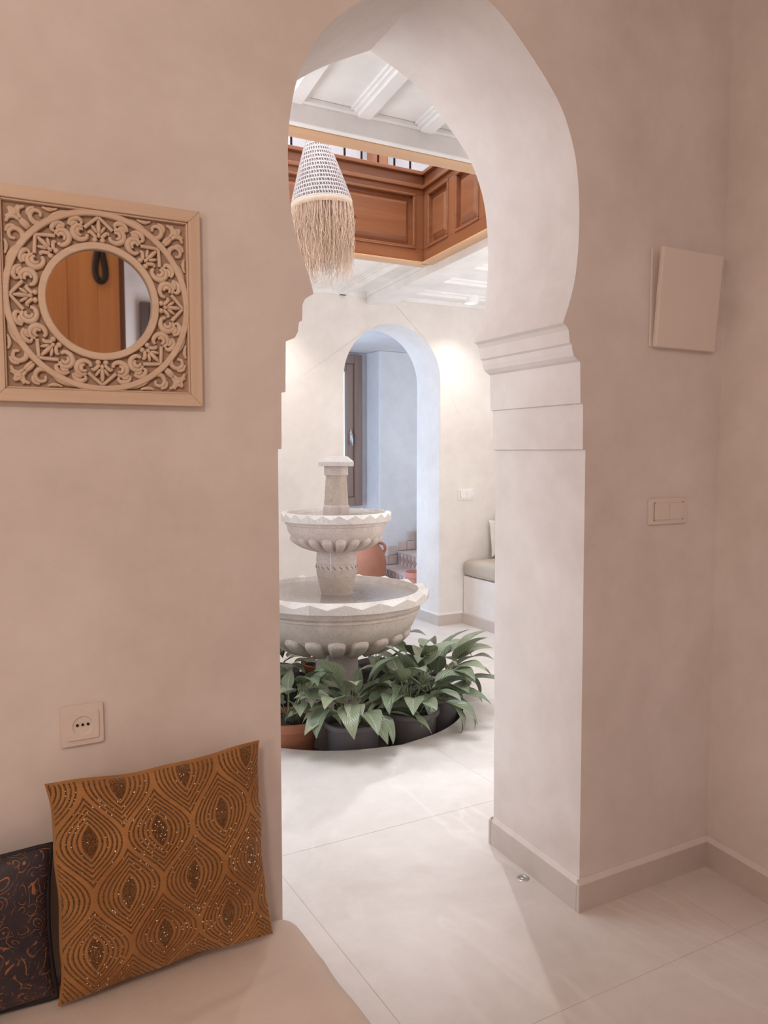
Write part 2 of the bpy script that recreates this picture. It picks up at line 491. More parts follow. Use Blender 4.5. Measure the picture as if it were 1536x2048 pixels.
fs = [tuple(t_) for t_ in tri] + [tuple(i + n for i in reversed(t_)) for t_ in tri] + [(i, (i + 1) % n, n + (i + 1) % n, n + i) for i in range(n)]
mb.add(vs, fs)
wall_arch = struct(mb.build('wall_front', M_room, bevel=0.006))


def xr(y): return 2.190 - 0.10 * (YW - y)     # the front room's right wall
struct(MB().prism([(2.19, YW), (xr(-2.35), -2.35), (xr(-2.35) + .3, -2.35), (2.6, YW)], 0, 3.0).build('wall_right', M_room))
struct(MB().box(-1.95, -1.75, -2.35, YW + .4, 0, 3.0).build('wall_left', M_room))
struct(MB().box(-1.95, 2.2, -2.55, -2.35, 0, 3.0).build('wall_back', M_room))
struct(MB().box(-1.95, 2.4, -2.55, YW, 3.0, 3.15).build('ceiling', M_room))

# far courtyard wall with round arch
YF, YF2 = 5.22, 5.57
ax0, ax1, zs = 2.562, 3.392, 1.913
acx, ar = (ax0 + ax1) / 2, (ax1 - ax0) / 2
op = [(ax0, 0)] + [(acx - ar * cos(pi * k / 40), zs + ar * sin(pi * k / 40)) for k in range(41)] + [(ax1, 0)]
out = op + [(4.40, 0), (4.40, 5.6), (-0.50, 5.6), (-0.50, 0)]
n = len(out); tri = tessellate_polygon([[Vector((a, b, 0)) for a, b in out]])
mb = MB(); mb.add([(a, YF, b) for a, b in out] + [(a, YF2, b) for a, b in out],
                  [tuple(t_) for t_ in tri] + [tuple(i + n for i in reversed(t_)) for t_ in tri] + [(i, (i + 1) % n, n + (i + 1) % n, n + i) for i in range(n)])
struct(mb.build('wall_far', M_court, bevel=0.008))
struct(MB().box(-.5, 4.22, YF - .03, YF - .0005, 2.70, 5.6).build('wall_upper_far_dimmed', mat_plaster('upper_dimmed_plaster', srgb(196, 190, 192), srgb(182, 175, 178))))  # thin slab over the far wall, greyed to tone down the skylight
struct(MB().box(4.22, 4.40, YB, YF, 0, 5.6).build('wall_court_right', M_court))
struct(MB().box(-0.70, -0.50, YB, YF2, 0, 5.6).build('wall_court_left', M_court))
struct(MB().box(-0.70, 4.40, 1.95, YB, 3.0, 5.6).build('wall_upper', M_court))

# stair room
struct(MB().box(2.10, 2.30, YF2, 5.80, 0, 2.41).box(2.10, 2.30, 7.15, 7.7, 0, 2.41).box(2.10, 2.30, 5.80, 7.15, 0, .4).build('wall_stair_left', M_reveal))
struct(MB().box(3.935, 6.2, 7.20, 7.7, 0, 2.41).build('wall_stair', M_reveal, bevel=0.01))
struct(MB().box(2.10, 2.95, 7.50, 7.7, 0, 2.41).box(3.866, 3.95, 7.50, 7.7, 0, 2.41).box(2.95, 3.866, 7.5, 7.7, 0, .81).box(2.95, 3.866, 7.5, 7.7, 2.38, 2.41).build('wall_stair_window', M_reveal))
struct(MB().box(6.0, 6.2, YF2, 7.2, 0, 2.6).build('wall_stair_right', M_reveal))
struct(MB().box(2.10, 6.2, YF2, 7.7, 2.41, 2.55).build('ceiling_stair', M_reveal))

# window at the back of the stair room
win = struct(MB().box(3.776, 3.866, 7.44, 7.52, .81, 2.38).box(2.95, 3.04, 7.44, 7.52, .81, 2.38)
             .box(3.04, 3.776, 7.44, 7.52, .81, .90).box(3.04, 3.776, 7.44, 7.52, 2.29, 2.38).build('window_1', M_dkwood, bevel=0.006))
MB().box(3.69, 3.776, 7.465, 7.515, .90, 2.29).box(3.04, 3.12, 7.465, 7.515, .90, 2.29).box(3.12, 3.69, 7.465, 7.515, .90, .98).box(3.12, 3.69, 7.465, 7.515, 2.21, 2.29).build('sash', M_dkwood, win, bevel=0.005)
MB().box(3.12, 3.69, 7.485, 7.493, .98, 2.21).build('pane', M_glass, win)
hb = MB().rbox((3.738, 7.458, 1.54), (.014, .006, .075), .005, (3, 3, 3)).tube([(3.738, 7.45, 1.56), (3.738, 7.425, 1.56), (3.738, 7.42, 1.50), (3.738, 7.42, 1.44)], .009, 8)
hb.build('window_handle', M_metal, win, smooth=True)

# courtyard ceiling with an opening
ZC = 2.53
ya, yb = 2.715, 4.127     # inner faces of the opening
xo0, xo1 = 0.20, 2.383
pt = 0.085
ceil = MB()
ZN = 2.585
ceil.prism([(-0.5, YB), (4.22, YB), (4.22, ya - pt), (-0.5, ya - pt)], ZN, 2.70)
ceil.prism([(-0.5, yb + pt), (4.22, yb + pt), (4.22, YF), (-0.5, YF)], ZC, 2.70)
ceil.prism([(-0.5, ya - pt), (xo0 - pt, ya - pt), (xo0 - pt, yb + pt), (-0.5, yb + pt)], ZC, 2.70)
ceil.prism([(sx(xo1 + pt, ya - pt), ya - pt), (4.22, ya - pt), (4.22, yb + pt), (sx(xo1 + pt, yb + pt), yb + pt)], ZC, 2.70)
ceiling = struct(ceil.build('ceiling_court', M_ceil))


def joist(xa, y0, y1, zc):
    m = MB()
    for w, z in ((.050, zc - .009), (.038, zc - .018), (.024, zc - .030)):
        m.prism([(sx(xa - w, y0), y0), (sx(xa + w, y0), y0), (sx(xa + w, y1), y1), (sx(xa - w, y1), y1)], z, zc + .001)
    return m.build('joist', M_ceil, ceiling)


for k in range(-5, 9):
    x = 1.10 + .262 * k
    joist(x, YB, ya - pt - .056, ZN)
    if x < 2.45: joist(x + .10, yb + pt, YF, ZC)
for k in range(7):       # joists of the right strip run across
    y = 2.42 + .42 * k
    m = MB()
    for w, z in ((.055, ZC - .014), (.032, ZC - .034)):
        m.box(sx(2.60, y), 4.22, y - w, y + w, z, ZC + .001)
    m.build('joist', M_ceil, ceiling)
bm_ = MB().prism([(sx(2.450, YB), YB), (sx(2.63, YB), YB), (sx(2.63, YF), YF), (sx(2.450, YF), YF)], 2.455, ZC + .002)
bm_.prism([(sx(2.435, YB), YB), (sx(2.645, YB), YB), (sx(2.645, YF), YF), (sx(2.435, YF), YF)], 2.505, ZC + .001)
struct(bm_.build('trim_1', M_ceil))          # boxed beam along the right of the opening
# crown strip along the trim of the near opening edge and along the far wall
struct(MB().box(-.5, 4.22, YF - .03, YF, ZC - .03, ZC).build('trim_2', M_ceil))
struct(MB().box(-.5, sx(2.44, ya), ya - pt - .035, ya - pt - .001, 2.502, ZN).box(-.5, sx(2.44, ya), ya - pt - .055, ya - pt - .035, ZN - .018, ZN).build('trim_4', M_ceil, bevel=.004))

# floor: pieces with recessed joints, cut round the sunken planting bed
FX, FY, RP = 1.84, 3.85, 0.69
floor = struct(MB().box(-1.95, 0.9, -2.6, 7.75, -.06, -.0016).box(0.9, 6.2, -2.6, 2.9, -.06, -.0016).box(2.7, 6.2, 2.9, 7.75, -.06, -.0016).box(.9, 2.7, 4.8, 7.75, -.06, -.0016).build('floor', M_grout))
TS = 1.04
jx = [0.915 + TS * k for k in range(-3, 6)]
jy = [2.455 + TS * k for k in range(-5, 6)]


for a, b in zip(jx[:-1], jx[1:]):
    for c_, d_ in zip(jy[:-1], jy[1:]):
        x0, x1, y0, y1 = max(a, -1.75) + .0007, min(b, 6.1) - .0007, max(c_, -2.35) + .0007, min(d_, 7.6) - .0007
        if x1 - x0 < .05 or y1 - y0 < .05: continue
        if x0 > 4.4 and y1 < 5: continue
        o = MB().box(x0, x1, y0, y1, -.006 if True else 0, random.uniform(-.0003, .0003)).build('floor_tile', M_tile, floor)
        dx = max(x0 - FX, 0, FX - x1); dy = max(y0 - FY, 0, FY - y1)
        if dx * dx + dy * dy < RP * RP:
            bmx = bmesh.new(); bmx.from_mesh(o.data)
            # cut: replace by radial grid of the tile outside the circle
            bmx.clear()
            N = 40
            pts = []
            # outline sampled by marching rays from grid rows
            rows = 48
            for i in range(rows):
                ya_, yb_ = y0 + (y1 - y0) * i / rows, y0 + (y1 - y0) * (i + 1) / rows

                def cut(y):
                    h2 = RP * RP - (y - FY) ** 2
                    return (FX - sqrt(h2), FX + sqrt(h2)) if h2 > 0 else (FX, FX)
                (l0, r0), (l1, r1) = cut(ya_), cut(yb_)
                for side in (0, 1):
                    if side == 0: q = [(x0, ya_), (min(max(l0, x0), x1), ya_), (min(max(l1, x0), x1), yb_), (x0, yb_)]
                    else: q = [(max(min(r0, x1), x0), ya_), (x1, ya_), (x1, yb_), (max(min(r1, x1), x0), yb_)]
                    w0, w1 = q[1][0] - q[0][0], q[2][0] - q[3][0]
                    if w0 < 1e-5 and w1 < 1e-5: continue
                    lo = [bmx.verts.new((p[0], p[1], -.012)) for p in q]; hi = [bmx.verts.new((p[0], p[1], 0)) for p in q]
                    for f_ in ((hi[0], hi[1], hi[2], hi[3]), (lo[0], lo[1], hi[1], hi[0]), (lo[2], lo[3], hi[3], hi[2]), (lo[1], lo[2], hi[2], hi[1]), (lo[3], lo[0], hi[0], hi[3])):
                        try: bmx.faces.new(f_)
                        except Exception: pass
            bmx.to_mesh(o.data); bmx.free(); o.data.update()
pit = MB().lathe([(RP, -.004), (RP - .001, -.02), (RP, -.19), (0.001, -.19)], 96, (FX, FY))
struct(pit.build('floor_pit', M_pit, smooth=True, autosmooth=40))

# baseboards
BH, BT = .085, .013


def base(name, p0, p1, nrm, z1=BH):
    p0, p1 = Vector((*p0, 0)), Vector((*p1, 0)); nv = Vector((*nrm, 0)).normalized()
    q = [p0, p1, p1 + nv * BT, p0 + nv * BT]
    m = MB(); m.add([(p.x, p.y, -.003) for p in q] + [(p.x, p.y, z1) for p in q], [(0, 1, 2, 3), (4, 5, 6, 7), (0, 1, 5, 4), (1, 2, 6, 5), (2, 3, 7, 6), (3, 0, 4, 7)])
    o = struct(m.build(name, M_base, bevel=.002))
    # plaster fillet above the tile
    g = MB(); q2 = [p0, p1, p1 + nv * BT * .95, p0 + nv * BT * .95]; q3 = [p0, p1, p1 + nv * .002, p0 + nv * .002]
    g.add([(p.x, p.y, z1 - .001) for p in q2] + [(p.x, p.y, z1 + .014) for p in q3], [(0, 1, 2, 3), (4, 5, 6, 7), (0, 1, 5, 4), (1, 2, 6, 5), (2, 3, 7, 6), (3, 0, 4, 7)])
    g.build('plaster_fillet', M_room if p0.y < 3 else M_court, o)
    return o


base('baseboard_front', (1.613, YW), (2.19, YW), (0, -1))
base('baseboard_jamb_right', (1.626, YW), (1.648, YB), (-1, 0))
base('baseboard_jamb_left', (.674, YW), (.696, YB + BT), (1, 0))
base('baseboard_right', (2.19, YW), (xr(-2.3), -2.3), (-1, 0.1))
base('baseboard_court_front', (1.6345, YB), (4.2, YB), (0, 1))
base('baseboard_far', (ax1 - BT, YF), (3.62, YF), (0, -1))
base('baseboard_far_left', (-.5, YF), (ax0 + BT, YF), (0, -1))
base('baseboard_reveal', (ax1, YF), (ax1, YF2), (-1, 0))

# ------------------------------------------------------------------ courtyard bench
bn = thing('built_in_bench', 'built-in white plaster bench running along the right courtyard wall', 'bench', (3.92, 3.9, 0))
MB().box(3.62, 4.205, 2.30, YF - .005, 0, .385).build('bench_base', M_court, bn, bevel=.01)
MB().add([(3.607, 2.3, -.002), (3.607, YF, -.002), (3.62, YF, -.002), (3.62, 2.3, -.002), (3.607, 2.3, BH), (3.607, YF, BH), (3.62, YF, BH), (3.62, 2.3, BH)],
         [(0, 1, 2, 3), (4, 5, 6, 7), (0, 1, 5, 4), (1, 2, 6, 5), (2, 3, 7, 6), (3, 0, 4, 7)]).build('skirting', M_base, bn, bevel=.002)
o = MB().rbox((3.905, 3.76, .385 + .0675), (.305, 1.445, .0675), .045, (14, 30, 8)).build('seat_cushion', M_tan, smooth=True)
setp(o, 'long taupe seat cushion lying on the white plaster bench in the courtyard', 'cushion')


def pillow_mesh(a, b, T, nu=26, nv=26, pinch=.08, fn=None, back=True, wob=0.0, seed=0.0):
    """pillow in the (x,z) plane facing -y; returns verts, faces, (u,v) list of front grid"""
    vs = []; fs = []; uv = []
    for side in ((-1, 1) if back else (-1,)):
        b0 = len(vs)
        for j in range(nv + 1):
            for i in range(nu + 1):
                u = 2 * i / nu - 1; v_ = 2 * j / nv - 1
                x = a * u * (1 - pinch * (1 - v_ * v_)); z = b * v_ * (1 - pinch * (1 - u * u))
                h = T * (max(0, 1 - u ** 4) * max(0, 1 - v_ ** 4)) ** 0.55 * (0.72 + .28 * (1 - u * u) * (1 - v_ * v_))
                if wob: h += wob * (1 - u ** 6) * (1 - v_ ** 6) * noise.noise(Vector((u * 2.2 + seed, v_ * 2.2, seed)))
                x += .006 * noise.noise(Vector((u * 2, v_ * 2, seed + 9))); z += .006 * noise.noise(Vector((u * 2, v_ * 2, seed + 5)))
                if side < 0 and fn: h += fn(u, v_)
                vs.append(Vector((x, side * h, z)))
                if side < 0: uv.append((u, v_))
        w = nu + 1
        for j in range(nv):
            for i in range(nu):
                q = (b0 + j * w + i, b0 + j * w + i + 1, b0 + (j + 1) * w + i + 1, b0 + (j + 1) * w + i)
                fs.append(q if side < 0 else q[::-1])
    return vs, fs, uv


def place(vs, c, tilt=0, yaw=0, roll=0):
    R = Matrix.Rotation(yaw, 4, 'Z') @ Matrix.Rotation(tilt, 4, 'X') @ Matrix.Rotation(roll, 4, 'Y')
    return [R @ p + Vector(c) for p in vs]


for (c, yw, lab, rl) in (((4.02, 5.03, .709), radians(6), 'white scatter pillow standing in the corner of the courtyard bench', .04),
                         ((3.99, 5.165, .682), radians(2), 'white pillow mostly hidden behind the front pillow on the courtyard bench', -.03)):
    vs, fs, _ = pillow_mesh(.185 if rl > 0 else .15, .185 if rl > 0 else .15, .07 if rl > 0 else .045, wob=.012, seed=rl * 50)
    m = MB(); m.add(place(vs, c, radians(-10) if rl > 0 else radians(-5), yw, rl), fs)
    setp(m.build('scatter_pillow', M_white, smooth=True), lab, 'pillow', None)

# ------------------------------------------------------------------ switches and socket


def switch(name, x0, x1, z0, z1, y, label, mat):
    c = ((x0 + x1) / 2, y, (z0 + z1) / 2)
    th = thing(name, label, 'switch', c)
    w, h = (x1 - x0) / 2, (z1 - z0) / 2
    m = MB(); d = .010
    m.rbox((c[0], y - d / 2, c[2]), (w, d / 2 + .001, h), .004, (6, 4, 6)); m.build('frame_plate', mat, th, smooth=True, autosmooth=50)
    for s_ in (-1, 1):
        r = MB(); T = Matrix.Rotation(radians(3.5 * s_), 4, 'X')
        r.rbox((c[0] + s_ * w * .39, y - d - .0015, c[2]), (w * .375, .004, h * .62), .0015, (4, 3, 4), T)
        r.build('rocker', mat, th, smooth=True, autosmooth=50)
    g = MB(); g.box(c[0] - w * .80, c[0] + w * .80, y - d - .0008, y - d + .001, c[2] - h * .70, c[2] + h * .70); g.build('recess', mat_groove, th)
    return th


mat_groove = mat_simple('switch_gap', srgb(150, 132, 122), 0.6)
switch('light_switch', 1.872, 2.036, 1.156, 1.237, YW, 'double white rocker switch on the pier right of the big arch', M_plastic)
switch('light_switch', 3.563, 3.715, .996, 1.082, YF, 'double white rocker switch on the far courtyard wall above the bench', M_plastic_c)

sk = thing('wall_socket', 'square white wall socket with three pin holes above the gold pillow', 'socket', (.2315, YW, .8135))
cx_, cz_ = .2315, .8135
MB().rbox((cx_, YW - .006, cz_), (.0425, .0065, .0425), .004, (6, 4, 6)).build('frame_plate', M_plastic, sk, smooth=True, autosmooth=50)
face = MB()
sq = [(-.032, -.029), (.032, -.029), (.032, .029), (-.032, .029)]
N = 40; rr_ = .020
ringo = []
for k in range(N):
    a = 2 * pi * k / N; s_ = min(.032 / max(abs(cos(a)), 1e-6), .029 / max(abs(sin(a)), 1e-6)); ringo.append((s_ * cos(a), s_ * sin(a)))
vs = [(cx_ + p[0], YW - .016, cz_ + p[1]) for p in ringo] + [(cx_ + rr_ * cos(2 * pi * k / N), YW - .016, cz_ + rr_ * sin(2 * pi * k / N)) for k in range(N)]
vs += [(cx_ + .0185 * cos(2 * pi * k / N), YW - .0045, cz_ + .0185 * sin(2 * pi * k / N)) for k in range(N)] + [(cx_, YW - .0045, cz_)]
vs += [(cx_ + p[0], YW - .010, cz_ + p[1]) for p in ringo]
fs = []
for k in range(N):
    k2 = (k + 1) % N
    fs += [(k, k2, N + k2, N + k), (N + k, N + k2, 2 * N + k2, 2 * N + k), (2 * N + k, 2 * N + k2, 3 * N), (k2, k, 3 * N + 1 + k, 3 * N + 1 + k2)]
# the plate is cut away behind the round well by putting the well floor just in front of it
vs = [(p[0], p[1] - (.0085 if i >= 2 * N and i <= 3 * N else 0), p[2]) for i, p in enumerate(vs)]
face.add(vs, fs); face.build('socket_face', M_plastic, sk, bevel=.0008)
for dx in (-.0105, 0, .0105):
    MB().lathe([(.0001, 0), (.0027, 0), (.0027, .002)], 14, M=Matrix.Translation((cx_ + dx, YW - .0142 + .0005, cz_ + .002)) @ Matrix.Rotation(radians(90), 4, 'X')).build('pin_hole', M_black, sk)

# white box on the wall with a lid that stands open at the top
bx = thing('wall_box', 'flat white box on the right pier with its lid open at the top', 'box', (2.0, YW, 1.84))
MB().box(1.858, 2.140, YW - .007, YW, 1.692, 1.985).build('back_plate', M_plastic, bx, bevel=.003)
R = Matrix.Translation((0, YW - .008, 1.692)) @ Matrix.Rotation(radians(4.6), 4, 'X')
MB().box(1.864, 2.128, -.015, 0, 0, .290, R).build('lid', M_plastic, bx, bevel=.004)
MB().box(1.8625, 1.869, -.012, -.003, .138, .190, R).build('latch', M_plastic, bx)

fp = MB().lathe([(.0005, .0014), (.008, .0014), (.009, .0004), (.0105, .0004), (.0115, .0020), (.018, .0016), (.0215, 0)], 28, (1.594, 1.945))
setp(fp.build('floor_stud', M_metal, smooth=True), 'small round metal stud set in the floor beside the right jamb', 'floor stud')

# ------------------------------------------------------------------ front bench with pillows
fb = thing('sofa_bench', 'low built-in bench base along the mirror wall at lower left', 'bench', (-.5, 1.36, 0))
MB().box(-1.75, .660, 1.03, YW, 0, .15).build('bench_base', M_room, fb, bevel=.01)


def wr(p):
    k = noise.noise(Vector((p.x * 3.2, p.y * 4.5, 3.1))) * .006 + noise.noise(Vector((p.x * 9 + p.y * 5, p.y * 9, 1.3))) * .003
    ridge = math.exp(-((p.y - .10 - .25 * (p.x - 1.0)) / .012) ** 2) * .006 * (1 if p.x > .75 else 0.3)
    s_ = max(0, min(1, (p.z + .0) / .06))
    q = p.copy(); q.z += (k + ridge) * s_
    if p.x > .9:
        q.x += .006 * noise.noise(Vector((p.y * 6, p.z * 8, 7)))
    return q


o = MB().rbox((-.525, 1.365, .2175), (1.225, .353, .0675), .055, (130, 44, 10), fn=wr).build('bench_cushion', M_seat, smooth=True)
setp(o, 'beige linen seat cushion on the low bench under the mirror', 'cushion')

# gold pillow: ogee rows of beads raised on velvet
CW, CH = .62, 1.02      # lattice cell in pillow units (-1..1)


def ogee(u, v_):
    u += .10; v_ -= .44
    best = None
    i = round(u / CW); 
    for (ou, ov) in ((0, 0), (CW / 2, CH / 2)):
        uu = (u - ou) / CW; vv = (v_ - ov) / CH
        uu -= round(uu); vv -= round(vv)
        L = abs(uu) * 2 - .5 * cos(2 * pi * vv)
        if best is None or L < best: best = L
    return best + .5       # 0 at an eye, 1 at the border


def bead_mask(u, v_):
    L = ogee(u, v_)
    if L < .20: return 1.0 if (L * 40) % 1.0 < .72 else .35
    q = (L * 7.2 + .12) % 1.0
    w = abs(q - .5)
    return max(0.0, min(1.0, (.20 - w) / .06))


NB = 330
vs, fs, uv = pillow_mesh(.226, .216, .062, NB, NB, .055, fn=lambda u, v_: .0013 * bead_mask(u, v_) * (1 if max(abs(u), abs(v_)) < .985 else 0), wob=.010, seed=2.0)
m = MB(); m.add(place(vs, (.379, 1.634, .512), radians(-8), radians(1.5), radians(-0.5)), fs)
gp = m.build('throw_pillow', M_gold, smooth=True, at=(.379, 1.634, .30), fix=False)
setp(gp, 'gold velvet square pillow with beaded ogee pattern leaning on the wall', 'pillow')
atr = gp.data.attributes.new('bead', 'FLOAT', 'POINT')
vals = [bead_mask(u, v_) if max(abs(u), abs(v_)) < .985 else 0.0 for u, v_ in uv] + [0.0] * (len(vs) - len(uv))
atr.data.foreach_set('value', vals)
sq_ = MB(); rs_ = random.Random(3); tries = 0; cnt = 0
gv = gp.data.vertices
while cnt < 420 and tries < 60000:
    tries += 1
    k = rs_.randrange(len(uv)); u, v_ = uv[k]
    if max(abs(u), abs(v_)) > .93 or bead_mask(u, v_) < .9: continue
    dens = .25 + .75 * max(0, noise.noise(Vector((u * 2.3 + 4, v_ * 2.3, 1.0)))) * 2
    if rs_.random() > dens: continue
    p = gv[k].co + Vector((.379, 1.634, .30)); r = rs_.uniform(.0012, .0021)
    q = Matrix.Rotation(rs_.uniform(0, 3), 3, Vector((rs_.uniform(-1, 1), rs_.uniform(-1, 1), rs_.uniform(.1, 1))).normalized())
    ax = [q @ Vector(a) * r for a in ((1, 0, 0), (0, 1, 0), (0, 0, 1))]
    p = p + Vector((0, -.0006, 0))
    sq_.add([p + ax[0], p - ax[0], p + ax[1], p - ax[1], p + ax[2], p - ax[2]], [(0, 2, 4), (2, 1, 4), (1, 3, 4), (3, 0, 4), (2, 0, 5), (1, 2, 5), (3, 1, 5), (0, 3, 5)]); cnt += 1
sqo = sq_.build('glint_bead', mat_simple('pale_glint', srgb(255, 240, 214), .38, .55), gp); sqo['kind'] = 'stuff'  # extra pale beads, their bright colour imitates sparkle on the embroidery
vs, fs, uv = pillow_mesh(.235, .152, .052, 60, 40, .05, wob=.008, seed=6.0)
m = MB(); m.add(place(vs, (-.075, 1.655, .444), radians(-6), radians(-1)), fs)
# piped edge
bp = m.build('lumbar_pillow', M_navy, smooth=True, at=(-.075, 1.655, .29))
setp(bp, 'dark navy brocade pillow with copper scrolls left of the gold pillow', 'pillow')
ed = [Vector((.235 * u * (1 - .05 * (1 - v_ * v_)), 0, .152 * v_ * (1 - .05 * (1 - u * u)))) for u, v_ in
      [(-1 + 2 * k / 20, 1) for k in range(21)] + [(1, 1 - 2 * k / 14) for k in range(1, 15)] + [(1 - 2 * k / 20, -1) for k in range(1, 21)] + [(-1, -1 + 2 * k / 14) for k in range(1, 14)]]
ed = place(ed, (-.075, 1.655, .444), radians(-6), radians(-1)); ed.append(ed[0])
MB().tube(ed, .005, 6, caps=False).build('piping', mat_simple('navy_cord', srgb(38, 34, 40), .7), bp, smooth=True)

# ------------------------------------------------------------------ carved mirror
MX, MZ = .289, 1.682; HS = .205
mr = thing('carved_mirror', 'square carved pale wood frame with round mirror hanging on the left wall', 'mirror', (MX, YW, MZ - HS))
YN = Vector((0, 1, 0))


def P(a, b, d=0.0): return Vector((MX + a, YW - d, MZ + b))      # d: how far it stands off the wall


o = MB().box(MX - HS + .004, MX + HS - .004, YW - .008, YW - .0002, MZ - HS + .004, MZ + HS - .004).build('backing_board', mat_simple('board_shade', srgb(176, 148, 128), .8), mr)
FW = .025
for k in range(4):
    Rk = Matrix.Rotation(k * pi / 2, 2)
    q = [(-HS, HS), (HS, HS), (HS - FW, HS - FW), (-HS + FW, HS - FW)]
    q = [Rk @ Vector(p) for p in q]
    m = MB(); m.prism([(p.x, p.y) for p in q], .001, .024, lambda a, b, c: P(a, b, c))
    q = [(-HS + FW, HS - FW), (HS - FW, HS - FW), (HS - FW - .004, HS - FW - .004), (-HS + FW + .004, HS - FW - .004)]
    q = [Rk @ Vector(p) for p in q]
    m.prism([(p.x, p.y) for p in q], .001, .019, lambda a, b, c: P(a, b, c))
    m.build('frame_rail', M_carve if k % 2 == 0 else M_carve_z, mr, bevel=.0018)


def ring(name, r0, r1, d0, d1, mat):
    MT = Matrix.Translation(P(0, 0, 0)) @ Matrix.Rotation(radians(90), 4, 'X')
    m = MB(); m.lathe([(r0, d0), (r0, d1 - .002), (r0 + .002, d1), (r1 - .002, d1), (r1, d1 - .002), (r1, d0)], 96, M=MT)
    return m.build(name, mat, mr, smooth=True, autosmooth=35)


ring('inner_ring', .1025, .1165, .004, .021, M_carve)
ring('outer_ring', .1685, .1805, .004, .020, M_carve)
MT = Matrix.Translation(P(0, 0, 0)) @ Matrix.Rotation(radians(90), 4, 'X')
MB().lathe([(.0001, .0115), (.104, .0115)], 96, M=MT).build('glass', M_mirror, mr, fix=True)


def carve(paths, blobs, ang, name, sx_=1.0):
    """paths: list of (points, radii); points as (r, t): radial, tangential"""
    m = MB(); ca, sa = cos(ang), sin(ang)

    def W_(r, t_, d): return P(r * ca - t_ * sa, r * sa + t_ * ca, d)
    for pts, rad, d in paths:
        pp = crom([(p[0], p[1], 0) for p in pts], 4)
        nr = len(pp); rl = [rad[0] + (rad[1] - rad[0]) * (i / (nr - 1)) if len(rad) == 2 else
                            (rad[0] + (rad[1] - rad[0]) * min(1, 2 * i / (nr - 1)) if i < nr / 2 else rad[1] + (rad[2] - rad[1]) * (2 * i / (nr - 1) - 1)) for i in range(nr)]
        m.tube([W_(p.x, p.y, d) for p in pp], rl, 7, (YN, 1.0))
    for (r, t_), lr, lt, rot, d in blobs:
        c = W_(r, t_, d); cr, sr = cos(rot), sin(rot)
        e1 = W_(r + lr * cr, t_ + lr * sr, d) - c; e2 = W_(r - lt * sr, t_ + lt * cr, d) - c
        m.blob(c, e1, e2, Vector((0, -.0065, 0)), 10, 6)
    return m.build(name, M_carve, mr, smooth=True)


pal_paths, pal_blobs = [], []
for s_ in (-1, 1):
    pal_paths += [([(.1670, s_ * .000), (.1545, s_ * .0145), (.1430, s_ * .0270)], (.0038, .0040), .014),
                  ([(.1440, s_ * .0300), (.1470, s_ * .0400), (.1380, s_ * .0485), (.1260, s_ * .0465), (.1195, s_ * .0350), (.1230, s_ * .0240), (.1310, s_ * .0215)], (.0035, .0068, .0035), .013),
                  ([(.1390, s_ * .0300), (.1395, s_ * .0385), (.1310, s_ * .0405), (.1270, s_ * .0335)], (.0025, .0045, .0025), .0165),
                  ([(.1260, s_ * .0050), (.1330, s_ * .0110), (.1370, s_ * .0170), (.1330, s_ * .0200)], (.0040, .0042, .0020), .014)]
    pal_blobs += [((.1215, s_ * .0075), .0058, .0058, 0, .014), ((.1420, s_ * .0080), .0100, .0036, s_ * .6, .014)]
pal_blobs += [((.1475, 0), .0150, .0046, 0, .016), ((.1310, 0), .0060, .0040, 0, .015)]
lf_paths, lf_blobs = [], []
for s_ in (-1, 1):
    lf_paths += [([(.1560, s_ * .0035), (.1640, s_ * .0110), (.1640, s_ * .0230), (.1560, s_ * .0300), (.1500, s_ * .0255)], (.0030, .0062, .0022), .013),
                 ([(.1530, s_ * .0060), (.1575, s_ * .0140), (.1545, s_ * .0220)], (.0025, .0045, .0020), .014)]
for k in range(8):
    carve(pal_paths, pal_blobs, pi / 2 + k * pi / 4, 'carved_palmette')
    carve(lf_paths, lf_blobs, pi / 2 + (k + .5) * pi / 4, 'carved_leaf_pair')
# corner scrolls, in distances from the inner corner
IC = HS - FW - .004
for sx_, sz_ in ((1, 1), (-1, 1), (-1, -1), (1, -1)):
    m = MB()

    def K(a, b, d): return P(sx_ * (IC - a), sz_ * (IC - b), d)
    for sw in (0, 1):
        def Q(a, b, d): return K(b, a, d) if sw else K(a, b, d)
        for pts, r0, r1, r2, d in (([(.128, .006), (.108, .008), (.092, .016), (.082, .028), (.070, .036), (.056, .034), (.050, .022), (.057, .012), (.068, .014), (.069, .023)], .003, .0058, .003, .013),
                                   ([(.116, .006), (.100, .014), (.089, .026)], .002, .004, .002, .015),
                                   ([(.040, .007), (.030, .012), (.028, .024), (.036, .031)], .003, .005, .0025, .013),
                                   ([(.012, .012), (.024, .018), (.034, .030)], .003, .0048, .003, .014),
                                   ([(.006, .030), (.014, .026), (.018, .016)], .003, .0045, .003, .013),
                                   ([(.006, .058), (.010, .048), (.020, .046), (.024, .052)], .0025, .0042, .0025, .013),
                                   ([(.100, .003), (.090, .006), (.080, .006), (.072, .003)], .002, .0045, .002, .012)):
            pp = crom([(p[0], p[1], 0) for p in pts], 4); nr = len(pp)
            rl = [r0 + (r1 - r0) * 2 * i / (nr - 1) if i < nr / 2 else r1 + (r2 - r1) * (2 * i / (nr - 1) - 1) for i in range(nr)]
            m.tube([Q(p.x, p.y, d) for p in pp], rl, 7)
        c = Q(.038, .0415, .014); m.blob(c, Q(.047, .0505, .014) - c, Q(.0415, .0380, .014) - c, Vector((0, -.005, 0)), 9, 6)
    c = K(.022, .022, .015); m.blob(c, Vector((.006, 0, 0)), Vector((0, 0, .006)), Vector((0, -.005, 0)), 9, 6)
    m.build('corner_scroll', M_carve, mr, smooth=True)

